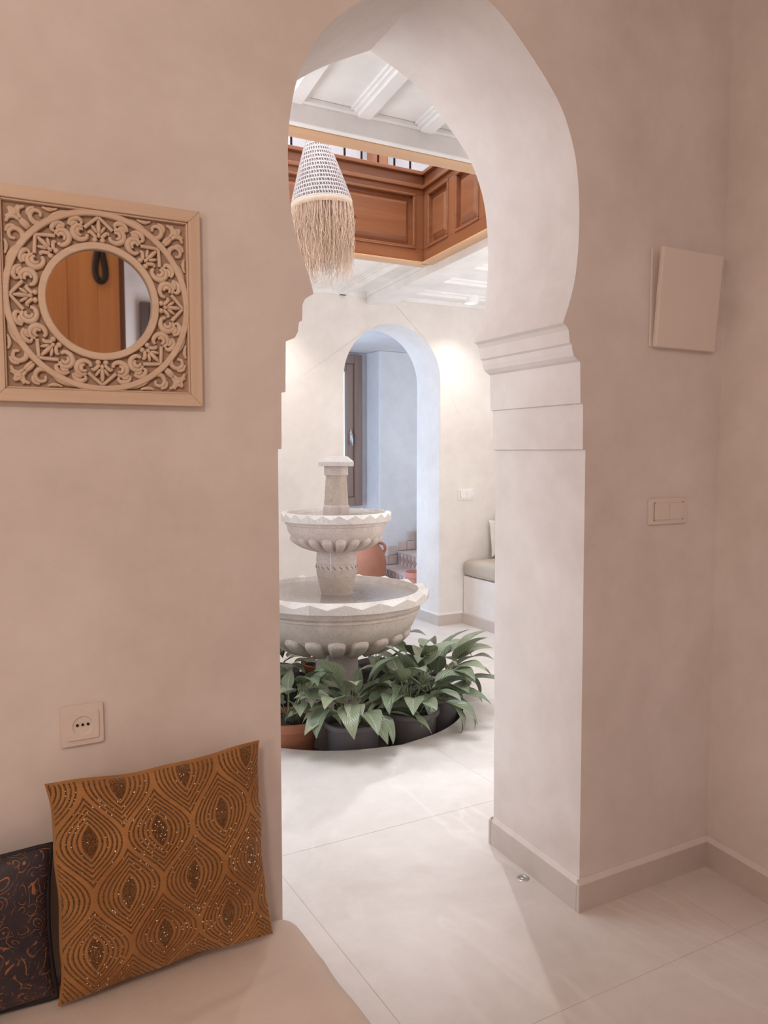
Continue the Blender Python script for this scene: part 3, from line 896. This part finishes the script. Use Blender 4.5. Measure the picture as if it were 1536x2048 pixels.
# what the mirror shows: a wooden wardrobe behind the viewer and a dark shutter on the back wall
wd = thing('wardrobe', 'tall orange-brown wooden wardrobe seen in the round mirror', 'wardrobe', (.40, -.86, 0))
MB().box(.00, .800, -.98, -.622, 0, 2.62).build('carcass', mat_wood('wardrobe_side', srgb(112, 66, 40), srgb(134, 82, 52), 2, knots=False), wd, bevel=.004)
x_ = .004
for i, w in enumerate((.135, .135, .135, .125, .135, .10)):
    MB().box(x_ + .0003, x_ + w - .0003, -.621, -.598 + (.003 if i in (3,) else 0), .05, 2.60).build('door_plank', M_door, wd, bevel=.0012); x_ += w
hk = MB().tube([(.684, -.598, 2.36), (.684, -.575, 2.36), (.684, -.565, 2.375)], .005, 8); hk.build('hook', M_iron, wd, smooth=True)
st = MB()
lp = [(.680, -.585, 2.362), (.668, -.586, 2.31), (.660, -.587, 2.25), (.664, -.588, 2.205), (.684, -.589, 2.185), (.704, -.588, 2.205), (.705, -.587, 2.25), (.694, -.586, 2.31), (.688, -.585, 2.362)]
st.tube(crom(lp, 5), .0145, 8, (YN, .5))
setp(st.build('strap_loop', M_strap, smooth=True), 'black strap loop hanging on the wooden wardrobe seen in the mirror', 'strap')
M_panel = mat_wood('dark_panel_wood', srgb(72, 58, 54), srgb(96, 80, 74), 2, knots=False)
sh = thing('wall_panel', 'dark wooden panel on the pale back wall at the right rim of the mirror', 'panel', (1.37, -2.35, 2.2))
MB().box(1.235, 1.285, -2.35, -2.30, 1.55, 2.42).box(1.285, 1.50, -2.35, -2.31, 1.55, 2.42).build('panel_frame', M_panel, sh, bevel=.004)
MB().box(1.30, 1.48, -2.312, -2.302, 1.60, 2.38).build('panel_field', M_panel, sh, bevel=.004)

# ------------------------------------------------------------------ wooden parapets round the opening
ZP0, ZP1 = 2.500, 3.035


def parapet(name, label, fn, L, npan, mat_h, mat_v, trim, e0=0, e1=0):
    """fn(s, z, d): s along, z up, d towards the opening (0 = face)"""
    th = thing(name, label, 'parapet', fn(L / 2, ZP0, -pt / 2))

    def slab(s0, s1, z0, z1, d0, d1, nm, mt, bev=.003):
        m = MB(); q = [fn(s0, z0, d0), fn(s1, z0, d0), fn(s1, z0, d1), fn(s0, z0, d1), fn(s0, z1, d0), fn(s1, z1, d0), fn(s1, z1, d1), fn(s0, z1, d1)]
        m.add(q, [(3, 2, 1, 0), (4, 5, 6, 7), (0, 1, 5, 4), (1, 2, 6, 5), (2, 3, 7, 6), (3, 0, 4, 7)]); return m.build(nm, mt, th, bevel=bev)
    slab(-e0, L + e1, ZP0, ZP0 + .012, -pt, 0.004, 'bottom_trim', trim)
    slab(-e0, L + e1, ZP0 + .012, ZP0 + .085, -pt, -.012, 'bottom_rail', mat_h)
    slab(-e0, L + e1, ZP1 - .13, ZP1, -pt, -.012, 'top_rail', mat_h)
    slab(-e0, L + e1, ZP1 - .10, ZP1 - .078, -.012, .004, 'rail_moulding', mat_h)
    slab(-e0, L + e1, ZP1 - .022, ZP1, -.012, .012, 'rail_moulding', mat_h)
    za, zb = ZP0 + .085, ZP1 - .13
    w = L / npan
    sw = .045
    for k in range(npan + 1):
        slab(-e0 if k == 0 else k * w - sw, L + e1 if k == npan else k * w + sw, za, zb, -pt, -.012, 'stile', mat_v)
    for k in range(npan):
        s0, s1 = k * w + sw, (k + 1) * w - sw
        slab(s0, s1, za, zb, -.06, -.034, 'panel', mat_h)
        # raised field with sloping sides
        m = MB(); a, b_ = .034, .062
        q0 = [fn(s0 + a, za + a, -.036), fn(s1 - a, za + a, -.036), fn(s1 - a, zb - a, -.036), fn(s0 + a, zb - a, -.036)]
        q1 = [fn(s0 + b_, za + b_, -.014), fn(s1 - b_, za + b_, -.014), fn(s1 - b_, zb - b_, -.014), fn(s0 + b_, zb - b_, -.014)]
        m.add(q0 + q1, [(0, 1, 2, 3), (4, 5, 6, 7), (0, 1, 5, 4), (1, 2, 6, 5), (2, 3, 7, 6), (3, 0, 4, 7)]); m.build('raised_field', mat_h, th, bevel=.002)
        # frame moulding
        for (u0, u1, v0, v1) in ((s0, s1, za, za + .016), (s0, s1, zb - .016, zb), (s0, s0 + .016, za + .016, zb - .016), (s1 - .016, s1, za + .016, zb - .016)):
            slab(u0, u1, v0, v1, -.05, -.006, 'moulding', mat_h, .004)
    return th


kk = 1 / sqrt(1 + SK * SK)
xr0, xr1 = sx(xo1, ya), sx(xo1, yb)
parapet('wooden_parapet', 'brown panelled wood parapet facing the viewer behind the raffia lamp', lambda s, z, d: Vector((xr1 - s, yb - d, z)), xr1 - xo0, 4, M_wood, M_wood_z, M_trim, .05, 0)
parapet('wooden_parapet', 'brown panelled wood parapet on the right side of the ceiling opening', lambda s, z, d: Vector((xr1 - SK * s * kk - d * kk, yb - s * kk + d * SK * kk, z)), (yb - ya) / kk, 4, M_wood_y, M_wood_z, M_trim_y, .012, 0)
parapet('wooden_parapet', 'near wood parapet of which only the pale underside trim shows', lambda s, z, d: Vector((xo0 + s, ya + d, z)), xr0 - xo0, 4, M_wood, M_wood_z, M_trim)
parapet('wooden_parapet', 'left wood parapet of the ceiling opening hidden behind the arch', lambda s, z, d: Vector((xo0 + d, yb - s, z)), yb - ya, 3, M_wood_y, M_wood_z, M_trim_y)

# iron railings standing on the parapets
BAR = None


def railing(name, label, pts_fn, L, first, step):
    global BAR
    th = thing(name, label, 'railing', pts_fn(L / 2, ZP1))
    s = first; k = 0
    while s < L:
        p = pts_fn(s, ZP1)
        if BAR is None:
            BAR = MB().tube([(p.x, p.y, ZP1 - .002), (p.x, p.y, ZP1 + .78)], .0065, 8).build('bar', M_iron, th, smooth=True, at=p)
        else:
            c = copy_part(BAR, th, p - WL[th])
        s += step; k += 1
    a, b_ = pts_fn(0, ZP1 + .79), pts_fn(L, ZP1 + .79)
    MB().tube([a, b_], .02, 10).build('top_rail', M_iron, th, smooth=True)
    return th


railing('iron_railing', 'black iron bar railing above the panelled parapet behind the lamp', lambda s, z: Vector((xr1 - s, yb + .045, z)), xr1 - xo0, .062, .1085)
railing('iron_railing', 'black iron bar railing above the right wood parapet', lambda s, z: Vector((xr1 + .045 - SK * s, yb - s, z)), yb - ya, .08, .11)
po = MB().box(2.735, 2.845, YF - .15, YF - .032, 2.70, 5.44)
setp(po.build('wooden_post', M_wood_z, bevel=.005), 'brown wooden post of the upper gallery seen between the railing bars', 'post')
struct(MB().box(-.5, 4.22, YB, ya - pt - .6, 5.45, 5.6).box(-.5, 4.22, yb + pt + .5, YF, 5.45, 5.6).build('ceiling_upper', M_court))
rod = MB().tube([(1.70, YB - .02, 5.40), (1.70, YF + .02, 5.40)], .02, 8)
struct(rod.build('trim_3', M_iron, smooth=True))

# ------------------------------------------------------------------ raffia pendant lamp
LX, LY = 1.700, 3.700
ZT = 2.905
lm = thing('raffia_pendant_lamp', 'white woven raffia pendant lamp with long straw fringe under the ceiling opening', 'lamp', (LX, LY, ZT))
TILT = Matrix.Translation((LX - .035, LY, ZT)) @ Matrix.Rotation(radians(-4.5), 4, (0.485, .0, 0) and Vector((.485, -.87, 0)).cross(Vector((0, 0, 1))).cross(Vector((0, 0, 1))).normalized())
# lean in the picture plane: rotate about the line of sight
sight = Vector((.42, .90, 0)).normalized()
TILT = Matrix.Translation((LX - .03, LY, ZT)) @ Matrix.Rotation(radians(-4.5), 4, sight)
HT, RT, RB_ = .295, .054, .150
rows = 14


def rad_at(f): return RT + (RB_ - RT) * (f ** .92)


wv = MB()
for r_ in range(rows + 1):
    f = r_ / rows; R_ = rad_at(f); z = -HT * f
    N = 72
    pts = [(R_ * (1 + .012 * noise.noise(Vector((k * .9, r_, 0)))) * cos(2 * pi * k / N), R_ * (1 + .012 * noise.noise(Vector((k * .9, r_, 4)))) * sin(2 * pi * k / N), z + .0022 * noise.noise(Vector((k * .7, r_ * 3, 2)))) for k in range(N + 1)]
    wv.tube([TILT @ Vector(p) for p in pts], .0036, 5, caps=False)
wv.build('woven_rings', M_raffia_w, lm, smooth=True)['kind'] = 'stuff'
lp_ = MB()
for r_ in range(rows):
    f0, f1 = r_ / rows, (r_ + 1) / rows
    N = int(36 + 34 * f0)
    for k in range(N):
        a = 2 * pi * (k + .5 * (r_ % 2) + random.uniform(-.15, .15)) / N; b_ = a + 2 * pi / N * .45
        R0, R1 = rad_at(f0) * 1.0, rad_at(f1) * 1.0
        lp_.tube([TILT @ Vector((R0 * cos(a), R0 * sin(a), -HT * f0)), TILT @ Vector(((R0 + R1) / 2 * 1.012 * cos(b_), (R0 + R1) / 2 * 1.012 * sin(b_), -HT * (f0 + f1) / 2)), TILT @ Vector((R1 * cos(a + .02), R1 * sin(a + .02), -HT * f1))],
                 random.uniform(.0024, .0036), 4, caps=False)
lp_.build('woven_loops', M_raffia_g, lm, smooth=True)['kind'] = 'stuff'
lin = MB().lathe([(rad_at(i / 10) * .96, -HT * i / 10) for i in range(11)], 40, M=TILT); lin.build('shade_lining', M_raffia_g, lm, smooth=True)
bd = MB().lathe([(RB_ * .99, -HT + .004), (RB_ * 1.02, -HT - .004), (RB_ * 1.02, -HT - .022), (RB_ * .99, -HT - .03)], 56, M=TILT); bd.build('hem_band', M_raffia, lm, smooth=True)
fr = MB()
for k in range(850):
    a = random.uniform(0, 2 * pi); R_ = RB_ * random.uniform(.86, 1.02); Ln = random.choice((random.uniform(.20, .29), random.uniform(.26, .36)))
    if random.random() < .04: Ln = random.uniform(.36, .41)
    n_ = 7; sd = random.uniform(0, 100); wob = random.uniform(.006, .024)
    base_ = TILT @ Vector((R_ * cos(a), R_ * sin(a), -HT - .02))
    pts = []
    for i in range(n_ + 1):
        f = i / n_; sp = 1 + .07 * sin(pi * f) - .05 * f * f
        off = Vector((R_ * cos(a) * (sp - 1), R_ * sin(a) * (sp - 1), -Ln * f))
        off += Vector((noise.noise(Vector((sd, f * 5.5, 0))), noise.noise(Vector((sd, f * 5.5, 9))), 0)) * wob * (0.3 + f) * 1.6
        pts.append(base_ + off)
    r0 = random.uniform(.0009, .0019)
    fr.tube(pts, [r0] * (n_ - 1) + [r0 * .8, r0 * .4], 3, caps=False)
fringe = fr.build('fringe', M_raffia, lm, smooth=False, fix=False); fringe['kind'] = 'stuff'
MB().tube([TILT @ Vector((0, 0, -.01)), TILT @ Vector((0, 0, .02)), Vector((1.70, LY, ZT + .3)), Vector((1.70, LY, 5.40))], .0035, 6).build('cord', M_iron, lm, smooth=True)
MB().blob(TILT @ Vector((0, 0, -.14)), (.03, 0, 0), (0, .03, 0), (0, 0, .045)).tube([TILT @ Vector((0, 0, -.10)), TILT @ Vector((0, 0, 0))], .016, 10).build('bulb', M_plastic_c, lm, smooth=True)

# recessed ceiling spots
for i, (x, y, lab) in enumerate(((3.47, 4.93, 'round ceiling spot light glowing near the far wall right of the beam'), (2.02, 4.90, 'round ceiling spot light above the left of the far wall'))):
    th = thing('ceiling_spot', lab, 'lamp', (x, y, ZC - .05))
    MB().lathe([(.042, ZC + .002), (.042, ZC - .052), (.052, ZC - .056), (.058, ZC - .050), (.058, ZC + .002)], 32, (x, y)).build('spot_ring', M_ceil, th, smooth=True, autosmooth=40)
    MB().lathe([(.0001, ZC - .046), (.042, ZC - .046)], 32, (x, y)).build('spot_lens', M_emit, th)
    lamp('spot_beam', 'SPOT', (x, y, ZC - .062), 25, (1.0, .93, .84), .06, target=(x, y + .12, 0), spot=radians(112), blend=1.0)

# ------------------------------------------------------------------ fountain
ft = thing('stone_fountain', 'carved stone fountain with two tiers of round basins and a square cap', 'fountain', (FX, FY, -.19))
view = atan2(-.902, -.431)      # towards the viewer


def rim(name, R_, zt, zb, nf, inner, zin, rot):
    """rim band whose outer edge is cut in a zigzag of downward triangles"""
    m = MB(); n2 = nf * 2; dz = (zt - zb) * .5
    lo, hi, inn, inb, lob = [], [], [], [], []
    for k in range(n2):
        a = rot + 2 * pi * k / n2
        c_, s_ = cos(a), sin(a)
        rr = R_ * (1.0 if k % 2 == 0 else .985)
        hi.append((FX + rr * c_, FY + rr * s_, zt - (0 if k % 2 == 0 else dz)))
        lo.append((FX + rr * c_, FY + rr * s_, zb))
        lob.append((FX + R_ * .93 * c_, FY + R_ * .93 * s_, zb))
        inn.append((FX + inner * c_, FY + inner * s_, zt)); inb.append((FX + (inner - .012) * c_, FY + (inner - .012) * s_, zin))
    base_ = []; fs = []
    vs = hi + lo + inn + inb + lob
    for k in range(n2):
        k2 = (k + 1) % n2
        fs.append((n2 + k, n2 + k2, k2, k))                    # outer band
        fs.append((2 * n2 + k, 2 * n2 + k2, 3 * n2 + k2, 3 * n2 + k))
        fs.append((n2 + k2, n2 + k, 4 * n2 + k, 4 * n2 + k2))
        if k % 2 == 0:      # peak at k, valley at k2
            fs += [(k, k2, 2 * n2 + k), (k2, 2 * n2 + k2, 2 * n2 + k)]
        else:
            fs += [(k, k2, 2 * n2 + k2), (k, 2 * n2 + k2, 2 * n2 + k)]
    m.add(vs, fs); return m.build(name, M_stone_l, ft, bevel=.002)


def basin(nm, prof, inner_prof, n=96):
    m = MB(); m.lathe(prof + inner_prof, n, (FX, FY)); return m.build(nm, M_stone, ft, smooth=True, autosmooth=32)


def petals(parent, N, pts, wid, dep, rot):
    """tongues running down the bowl; pts: (r, z) from the round head down"""
    for k in range(N):
        a = rot + 2 * pi * k / N
        m = MB(); e = Vector((cos(a), sin(a), 0)); tt = Vector((-sin(a), cos(a), 0))
        cr = crom([(r, z, 0) for r, z in pts], 3); nn = len(cr)
        rows_ = []
        for i, p in enumerate(cr):
            f = i / (nn - 1)
            q0 = cr[max(i - 1, 0)]; q1 = cr[min(i + 1, nn - 1)]
            tg = (e * (q1.x - q0.x) + Vector((0, 0, q1.y - q0.y))).normalized(); nrm = tt.cross(tg)
            if nrm.dot(e) < 0 and nrm.z > 0: nrm = -nrm
            if nrm.dot(e - Vector((0, 0, .6))) < 0: nrm = -nrm
            w = wid * (sqrt(max(0, 1 - (1 - min(1, f / .28)) ** 2)) if f < .28 else 1 - .30 * (f - .28) / .72) * (1 if f > 0 else .05)
            h = dep * (min(1, f / .12))
            c = Vector((FX, FY, 0)) + e * p.x + Vector((0, 0, p.y))
            rows_.append([c + tt * w * s_ + nrm * (h * hh - .003) for s_, hh in ((-1, 0), (-.86, .75), (-.45, 1), (0, .90), (.45, 1), (.86, .75), (1, 0))])
        vs = [q for r_ in rows_ for q in r_]; fs = []
        for i in range(nn - 1):
            for j in range(6): fs.append((i * 7 + j, i * 7 + j + 1, (i + 1) * 7 + j + 1, (i + 1) * 7 + j))
        m.add(vs, fs); m.build('petal', M_stone, parent, smooth=True, fix=True)


# lower pedestal and plinth
MB().lathe([(.215, -.19), (.215, .03), (.20, .045), (.18, .05)], 8, (FX, FY), True, True, view + pi / 8).build('plinth', M_stone, ft, bevel=.006)
MB().lathe([(.142, .05), (.132, .12), (.124, .22), (.122, .33)], 8, (FX, FY), True, True, view + pi / 8).build('pedestal', M_stone, ft, bevel=.005)
lowprof = [(.12, .318), (.20, .322), (.265, .338), (.325, .368), (.378, .410), (.415, .455), (.437, .505), (.444, .530), (.453, .534), (.454, .545), (.446, .550), (.455, .556), (.462, .590)]
lowin = [(.44, .625), (.43, .60), (.40, .57), (.36, .545), (.25, .53), (.0005, .525)]
lb = basin('lower_basin', lowprof, lowin)
rim('lower_rim', .502, .642, .590, 18, .445, .60, view + .08)
petals(lb, 20, [(.398, .436), (.378, .412), (.345, .382), (.305, .358), (.262, .338)], .047, .026, view)
# urn between the basins
urn = [(.088, .52), (.082, .60), (.083, .618), (.094, .66), (.1035, .705), (.106, .712), (.1095, .735), (.108, .748)]
MB().lathe(urn, 40, (FX, FY), True, True).build('urn_foot', M_stone_r, ft, smooth=True, autosmooth=40)
MB().lathe([(.107, .748), (.110, .749), (.111, .778), (.107, .780)], 48, (FX, FY), True, True).build('rope_band', M_stone, ft, smooth=True, autosmooth=40)
cut = mat_simple('carved_groove', srgb(120, 104, 96), .9)
rb = ft.children
for k in range(20):
    a = 2 * pi * k / 20
    b_ = a + .16
    MB().tube([(FX + .1113 * cos(a), FY + .1113 * sin(a), .774), (FX + .1118 * cos((a + b_) / 2), FY + .1118 * sin((a + b_) / 2), .7635), (FX + .1113 * cos(b_), FY + .1113 * sin(b_), .753)], [.0008, .0022, .0008], 5).build('rope_groove', cut, ft)
MB().lathe([(.107, .779), (.110, .792), (.108, .825), (.106, .845), (.112, .850), (.112, .866)], 48, (FX, FY), True, True).build('urn_neck', M_stone, ft, smooth=True, autosmooth=40)
upprof = [(.10, .862), (.135, .866), (.175, .880), (.215, .902), (.245, .930), (.262, .958), (.267, .985), (.267, .992), (.276, .995), (.277, 1.012)]
upin = [(.262, 1.035), (.25, 1.02), (.22, 1.0), (.12, .99), (.0005, .985)]
ub = basin('upper_basin', upprof, upin)
rim('upper_rim', .297, 1.058, 1.012, 22, .268, 1.03, view + .05)
petals(ub, 20, [(.246, .934), (.228, .912), (.200, .892), (.168, .878), (.130, .866)], .029, .020, view + .1)
# top shaft
MB().lathe([(.076, .99), (.076, 1.088), (.070, 1.094)], 8, (FX, FY), True, True, view + pi / 8).build('shaft_base', M_stone, ft, bevel=.004)
sh_ = MB()
prof = [(.067 - .010 * i / 14 + 0, 1.09 + .165 * i / 14) for i in range(15)]
sh_.lathe(prof, 40, (FX, FY), True, True, view)
# octagonal rough shaft
nv_ = []
for p in sh_.v:
    d = Vector((p[0] - FX, p[1] - FY, 0)); a = atan2(d.y, d.x) - view
    w = (a + pi / 8) % (pi / 4) - pi / 8
    k = cos(pi / 8) / max(.8, cos(w)) * 1.04
    k *= 1 + .045 * noise.noise(Vector((p[0] * 60, p[1] * 60, p[2] * 60)))
    nv_.append((FX + d.x * k, FY + d.y * k, p[2]))
sh_.v = nv_; sh_.build('shaft', M_stone_r, ft, smooth=False)
MB().lathe([(.066, 1.252), (.069, 1.256), (.069, 1.300), (.066, 1.303)], 8, (FX, FY), True, True, view + pi / 8).build('collar', M_stone, ft, bevel=.003)
MB().lathe([(.130, 1.302), (.132, 1.326), (.086, 1.354)], 4, (FX, FY), True, True, view + pi / 4).build('cap', M_stone_l, ft, bevel=.003)
# water
MB().lathe([(.0005, .612), (.2, .612), (.442, .612)], 72, (FX, FY)).build('water', M_water, ft, smooth=True)
MB().lathe([(.0005, 1.040), (.1, 1.040), (.266, 1.040)], 60, (FX, FY)).build('water', M_water, ft, smooth=True)
vd = Vector((cos(view), sin(view), 0)); rd = Vector((vd.y * -1, vd.x, 0)) * -1
pw = Vector((FX, FY, 0)) + vd * .131 + Vector((-.902, .431, 0)) * .030
MB().tube([(pw.x, pw.y, .868), (pw.x, pw.y, .80), (pw.x, pw.y, .74)], [.0022, .0016, .001], 6).build('water_drip', M_zw, ft, smooth=True)

# ------------------------------------------------------------------ peace lilies in pots in the sunken bed


def leaf_mesh(name, L, Wd, Lp, e0, bend, fold, wav, seed):
    """petiole then blade in the x-z plane, base at the origin"""
    me = bpy.data.meshes.new(name)
    nb, nw = 12, 6
    pts = [Vector((0, 0, 0))]; e = e0; ts = []
    for i in range(6):
        pts.append(pts[-1] + Vector((cos(e), 0, sin(e))) * (Lp / 6)); e -= bend * .10
    sp = pts[:]
    bl = [pts[-1]]; angs = [e]
    for i in range(nb):
        e -= bend * .9 / nb * (.6 + .8 * i / nb)
        bl.append(bl[-1] + Vector((cos(e), 0, sin(e))) * (L / nb)); angs.append(e)
    v = []; f = []; uv = []; mi = []
    for i, p in enumerate(bl):
        t_ = i / nb
        w = Wd * (sin(pi * min(1, t_ ** .72)) ** .85) * (1 - .25 * t_) if 0 < t_ < 1 else .0012
        nrm = Vector((-sin(angs[i]), 0, cos(angs[i])))
        for j in range(nw + 1):
            s_ = 2 * j / nw - 1
            q = p + Vector((0, 1, 0)) * (w * s_ * cos(fold * abs(s_))) + nrm * (w * abs(s_) * sin(fold) * (1 - .25 * abs(s_)))
            q = q + nrm * wav * sin(t_ * 9 + seed + (2 if s_ > 0 else 0)) * abs(s_) * sin(pi * t_)
            v.append(q); uv.append((t_, j / nw))
    for i in range(nb):
        for j in range(nw):
            a = i * (nw + 1) + j; f.append((a, a + 1, a + nw + 2, a + nw + 1)); mi.append(0)
    b0 = len(v)
    for i, p in enumerate(sp):
        r = .0035 - .0012 * i / 6
        for k in range(5):
            an = 2 * pi * k / 5; v.append(p + Vector((sin(an) * .4, cos(an), .6 * sin(an))) * r); uv.append((0, 0.5))
    for i in range(len(sp) - 1):
        for k in range(5):
            k2 = (k + 1) % 5; f.append((b0 + i * 5 + k, b0 + i * 5 + k2, b0 + (i + 1) * 5 + k2, b0 + (i + 1) * 5 + k)); mi.append(1)
    me.from_pydata([tuple(p) for p in v], [], f)
    me.materials.append(M_leaf); me.materials.append(M_stem)
    me.polygons.foreach_set('material_index', mi)
    me.polygons.foreach_set('use_smooth', [True] * len(f))
    ul = me.uv_layers.new(name='UVMap')
    for lp2 in me.loops: ul.data[lp2.index].uv = uv[lp2.vertex_index]
    me.update(); return me


LEAF = []
for i in range(14):
    hi_ = i % 7
    LEAF.append(leaf_mesh('leaf', random.uniform(.18, .24), random.uniform(.046, .062), random.uniform(.10, .15) + .014 * hi_, radians(56 + 5.0 * hi_ + random.uniform(-4, 4)),
                          random.uniform(.5, 1.35) if i % 3 else random.uniform(1.5, 2.2), random.uniform(.25, .6), random.uniform(.002, .007), i * 1.7))


def make_pot(th, c, kind):
    x, y, z = c
    if kind == 'terra':
        MB().lathe([(.095, z), (.105, z + .02), (.132, z + .24), (.145, z + .245), (.147, z + .285), (.137, z + .287), (.128, z + .25)], 40, (x, y), True).build('pot', M_terra, th, smooth=True, autosmooth=40)
        zt = z + .262; rs = .129
    else:
        MB().lathe([(.108, z), (.112, z + .01), (.132, z + .255), (.146, z + .262), (.147, z + .283), (.139, z + .286), (.131, z + .258)], 40, (x, y), True).build('pot', M_pot, th, smooth=True, autosmooth=40)
        zt = z + .245; rs = .1305
    MB().lathe([(.0005, zt + .012), (.08, zt + .006), (rs, zt)], 24, (x, y)).build('soil', M_soil, th, smooth=True)
    return zt


plants = [(-26, 'terra', 'peace lily in a terracotta pot at the left front of the fountain bed'), (8, 'black', 'peace lily in a black pot in the front middle of the fountain bed'),
          (44, 'black', 'peace lily in a black pot right of the front middle one'), (79, 'black', 'tall peace lily at the right end of the fountain bed'),
          (116, 'black', 'peace lily behind the fountain pedestal on the right'), (152, 'black', 'peace lily directly behind the fountain pedestal'), (188, 'terra', 'peace lily at the back left of the fountain pedestal'),
          (224, 'black', 'peace lily at the far left of the fountain bed behind the arch'), (262, 'black', 'peace lily at the left of the fountain bed hidden by the arch jamb'), (296, 'black', 'peace lily next to the terracotta pot on its left')]
vw = Vector((-.431, -.902)); rw = Vector((.902, -.431))
for phi, kind, lab in plants:
    f_ = radians(phi); d = vw * cos(f_) + rw * sin(f_)
    r_ = .53
    c = (FX + d.x * r_, FY + d.y * r_, -.19)
    th = thing('potted_peace_lily', lab, 'plant', c, 'potted plants round the fountain')
    zt = make_pot(th, c, kind)
    out_a = atan2(d.y, d.x)
    front_ = -40 < phi < 100
    nl = (26 if phi < 0 else 38) if front_ else 14
    for k in range(nl):
        o = bpy.data.objects.new('leaf', LEAF[random.randrange(14)]); COL.objects.link(o); o.parent = th
        az = out_a + (k / nl * 2 - 1) * pi + random.uniform(-.3, .3)
        away = cos(az - out_a)
        sc = random.uniform(.85, 1.22) * (1.0 if away > -.3 else .75)
        if phi == 79: sc *= 1.03
        rr2 = random.uniform(.01, .07)
        o.location = (rr2 * cos(az), rr2 * sin(az), zt - c[2] + .004)
        lean = random.uniform(-.26 if phi < 0 else -.2, .05 if phi < 0 else .16) if away > -.2 else random.uniform(.25, .5)
        o.rotation_euler = (random.uniform(-.25, .25), lean if away > -.2 else -lean * .4 + .1, az)
        o.scale = (sc, sc, sc)

# ------------------------------------------------------------------ stairs seen through the far arch
stt = thing('tiled_staircase', 'small tiled staircase with diamond risers beyond the far arch', 'stairs', (4.5, 6.5, 0))
zs_ = [.195, .335, .475, .615, .755, .895]
xs_ = [3.93, 4.16, 4.40, 4.64, 4.88, 5.12]
def xs_at(x, y): return x + SK * (y - 7.2) * .9
for i, (zt, x) in enumerate(zip(zs_, xs_)):
    x2 = 5.9
    y0, y1 = 5.66, 7.182
    z0 = 0 if i == 0 else zs_[i - 1]
    MB().prism([(xs_at(x, y0), y0), (x2, y0), (x2, y1), (xs_at(x, y1), y1)], z0, zt - .018).build('step_block', M_zb, stt)
    MB().prism([(xs_at(x, y0) - .018, y0), (xs_at(x, y0) + .26, y0), (xs_at(x, y1) + .26, y1), (xs_at(x, y1) - .018, y1)], zt - .018, zt).build('tread', M_tread, stt, bevel=.005)
    if i < 3:
        zlo, zhi = max(z0, zt - .14), zt - .02
        nd = 17; wy = (y1 - y0) / nd
        bk = MB(); 
        bk.add([(xs_at(x, y0) - .003, y0, zlo), (xs_at(x, y1) - .003, y1, zlo), (xs_at(x, y1) - .003, y1, zhi), (xs_at(x, y0) - .003, y0, zhi),
                (xs_at(x, y0) + .004, y0, zlo), (xs_at(x, y1) + .004, y1, zlo), (xs_at(x, y1) + .004, y1, zhi), (xs_at(x, y0) + .004, y0, zhi)],
               [(0, 1, 2, 3), (4, 5, 6, 7), (0, 1, 5, 4), (1, 2, 6, 5), (2, 3, 7, 6), (3, 0, 4, 7)])
        bk.build('white_tile_band', M_zw, stt)
        for k in range(nd):
            yc = y0 + (k + .5) * wy
            q = [(yc - wy * .46, (zlo + zhi) / 2), (yc, zlo + .003), (yc + wy * .46, (zlo + zhi) / 2), (yc, zhi - .003)]
            m = MB(); m.add([(xs_at(x, a) - .003, a, b) for a, b in q] + [(xs_at(x, a) - .009, a, b) for a, b in q],
                            [(0, 1, 2, 3), (4, 5, 6, 7), (0, 1, 5, 4), (1, 2, 6, 5), (2, 3, 7, 6), (3, 0, 4, 7)]); m.build('diamond_tile', M_zb, stt)
# skirting tiles stepping up the stair wall
for (x, z) in ((3.945, .198), (4.045, .198), (4.045, .298), (4.165, .34), (4.265, .34), (4.265, .44), (4.405, .48), (4.505, .48), (4.505, .58)):
    MB().box(x, x + .094, 7.186, 7.1995, z, z + .094).build('skirting_tile', M_tread, stt, bevel=.003)

# jars beyond the arch
jr = thing('terracotta_jar', 'big terracotta jar standing beyond the far arch left of the stairs', 'jar', (3.60, 6.85, 0))
MB().lathe([(.13, 0), (.155, .03), (.19, .16), (.195, .30), (.175, .39), (.13, .455), (.11, .49), (.125, .52), (.13, .535), (.11, .535), (.095, .50)], 44, (3.60, 6.85), True).build('jar_body', M_terra, jr, smooth=True)
for s_ in (-1, 1):
    e = Vector((.88, -.47, 0)) * s_
    b0 = Vector((3.60, 6.85, 0))
    MB().tube(crom([tuple(b0 + e * .115 + Vector((0, 0, .485))), tuple(b0 + e * .165 + Vector((0, 0, .475))), tuple(b0 + e * .185 + Vector((0, 0, .43))), tuple(b0 + e * .168 + Vector((0, 0, .385)))], 4), .014, 8).build('jar_handle', M_terra, jr, smooth=True)
pk = MB().lathe([(.085, 0), (.09, .01), (.112, .27), (.125, .275), (.126, .315), (.115, .317), (.105, .28), (.0005, .27)], 36, (3.648, 5.95), True)
setp(pk.build('flower_pot', M_terra_p, smooth=True, autosmooth=40), 'pink terracotta flower pot by the right jamb of the far arch', 'pot')
bw = MB().lathe([(.05, .475), (.09, .50), (.12, .545), (.125, .585), (.118, .587), (.10, .54), (.0005, .52)], 32, (4.45, 7.0), True)
setp(bw.build('bowl', mat_simple('grey_green_glaze', srgb(120, 126, 124), .4), smooth=True), 'grey-green bowl on the upper stair step', 'bowl')
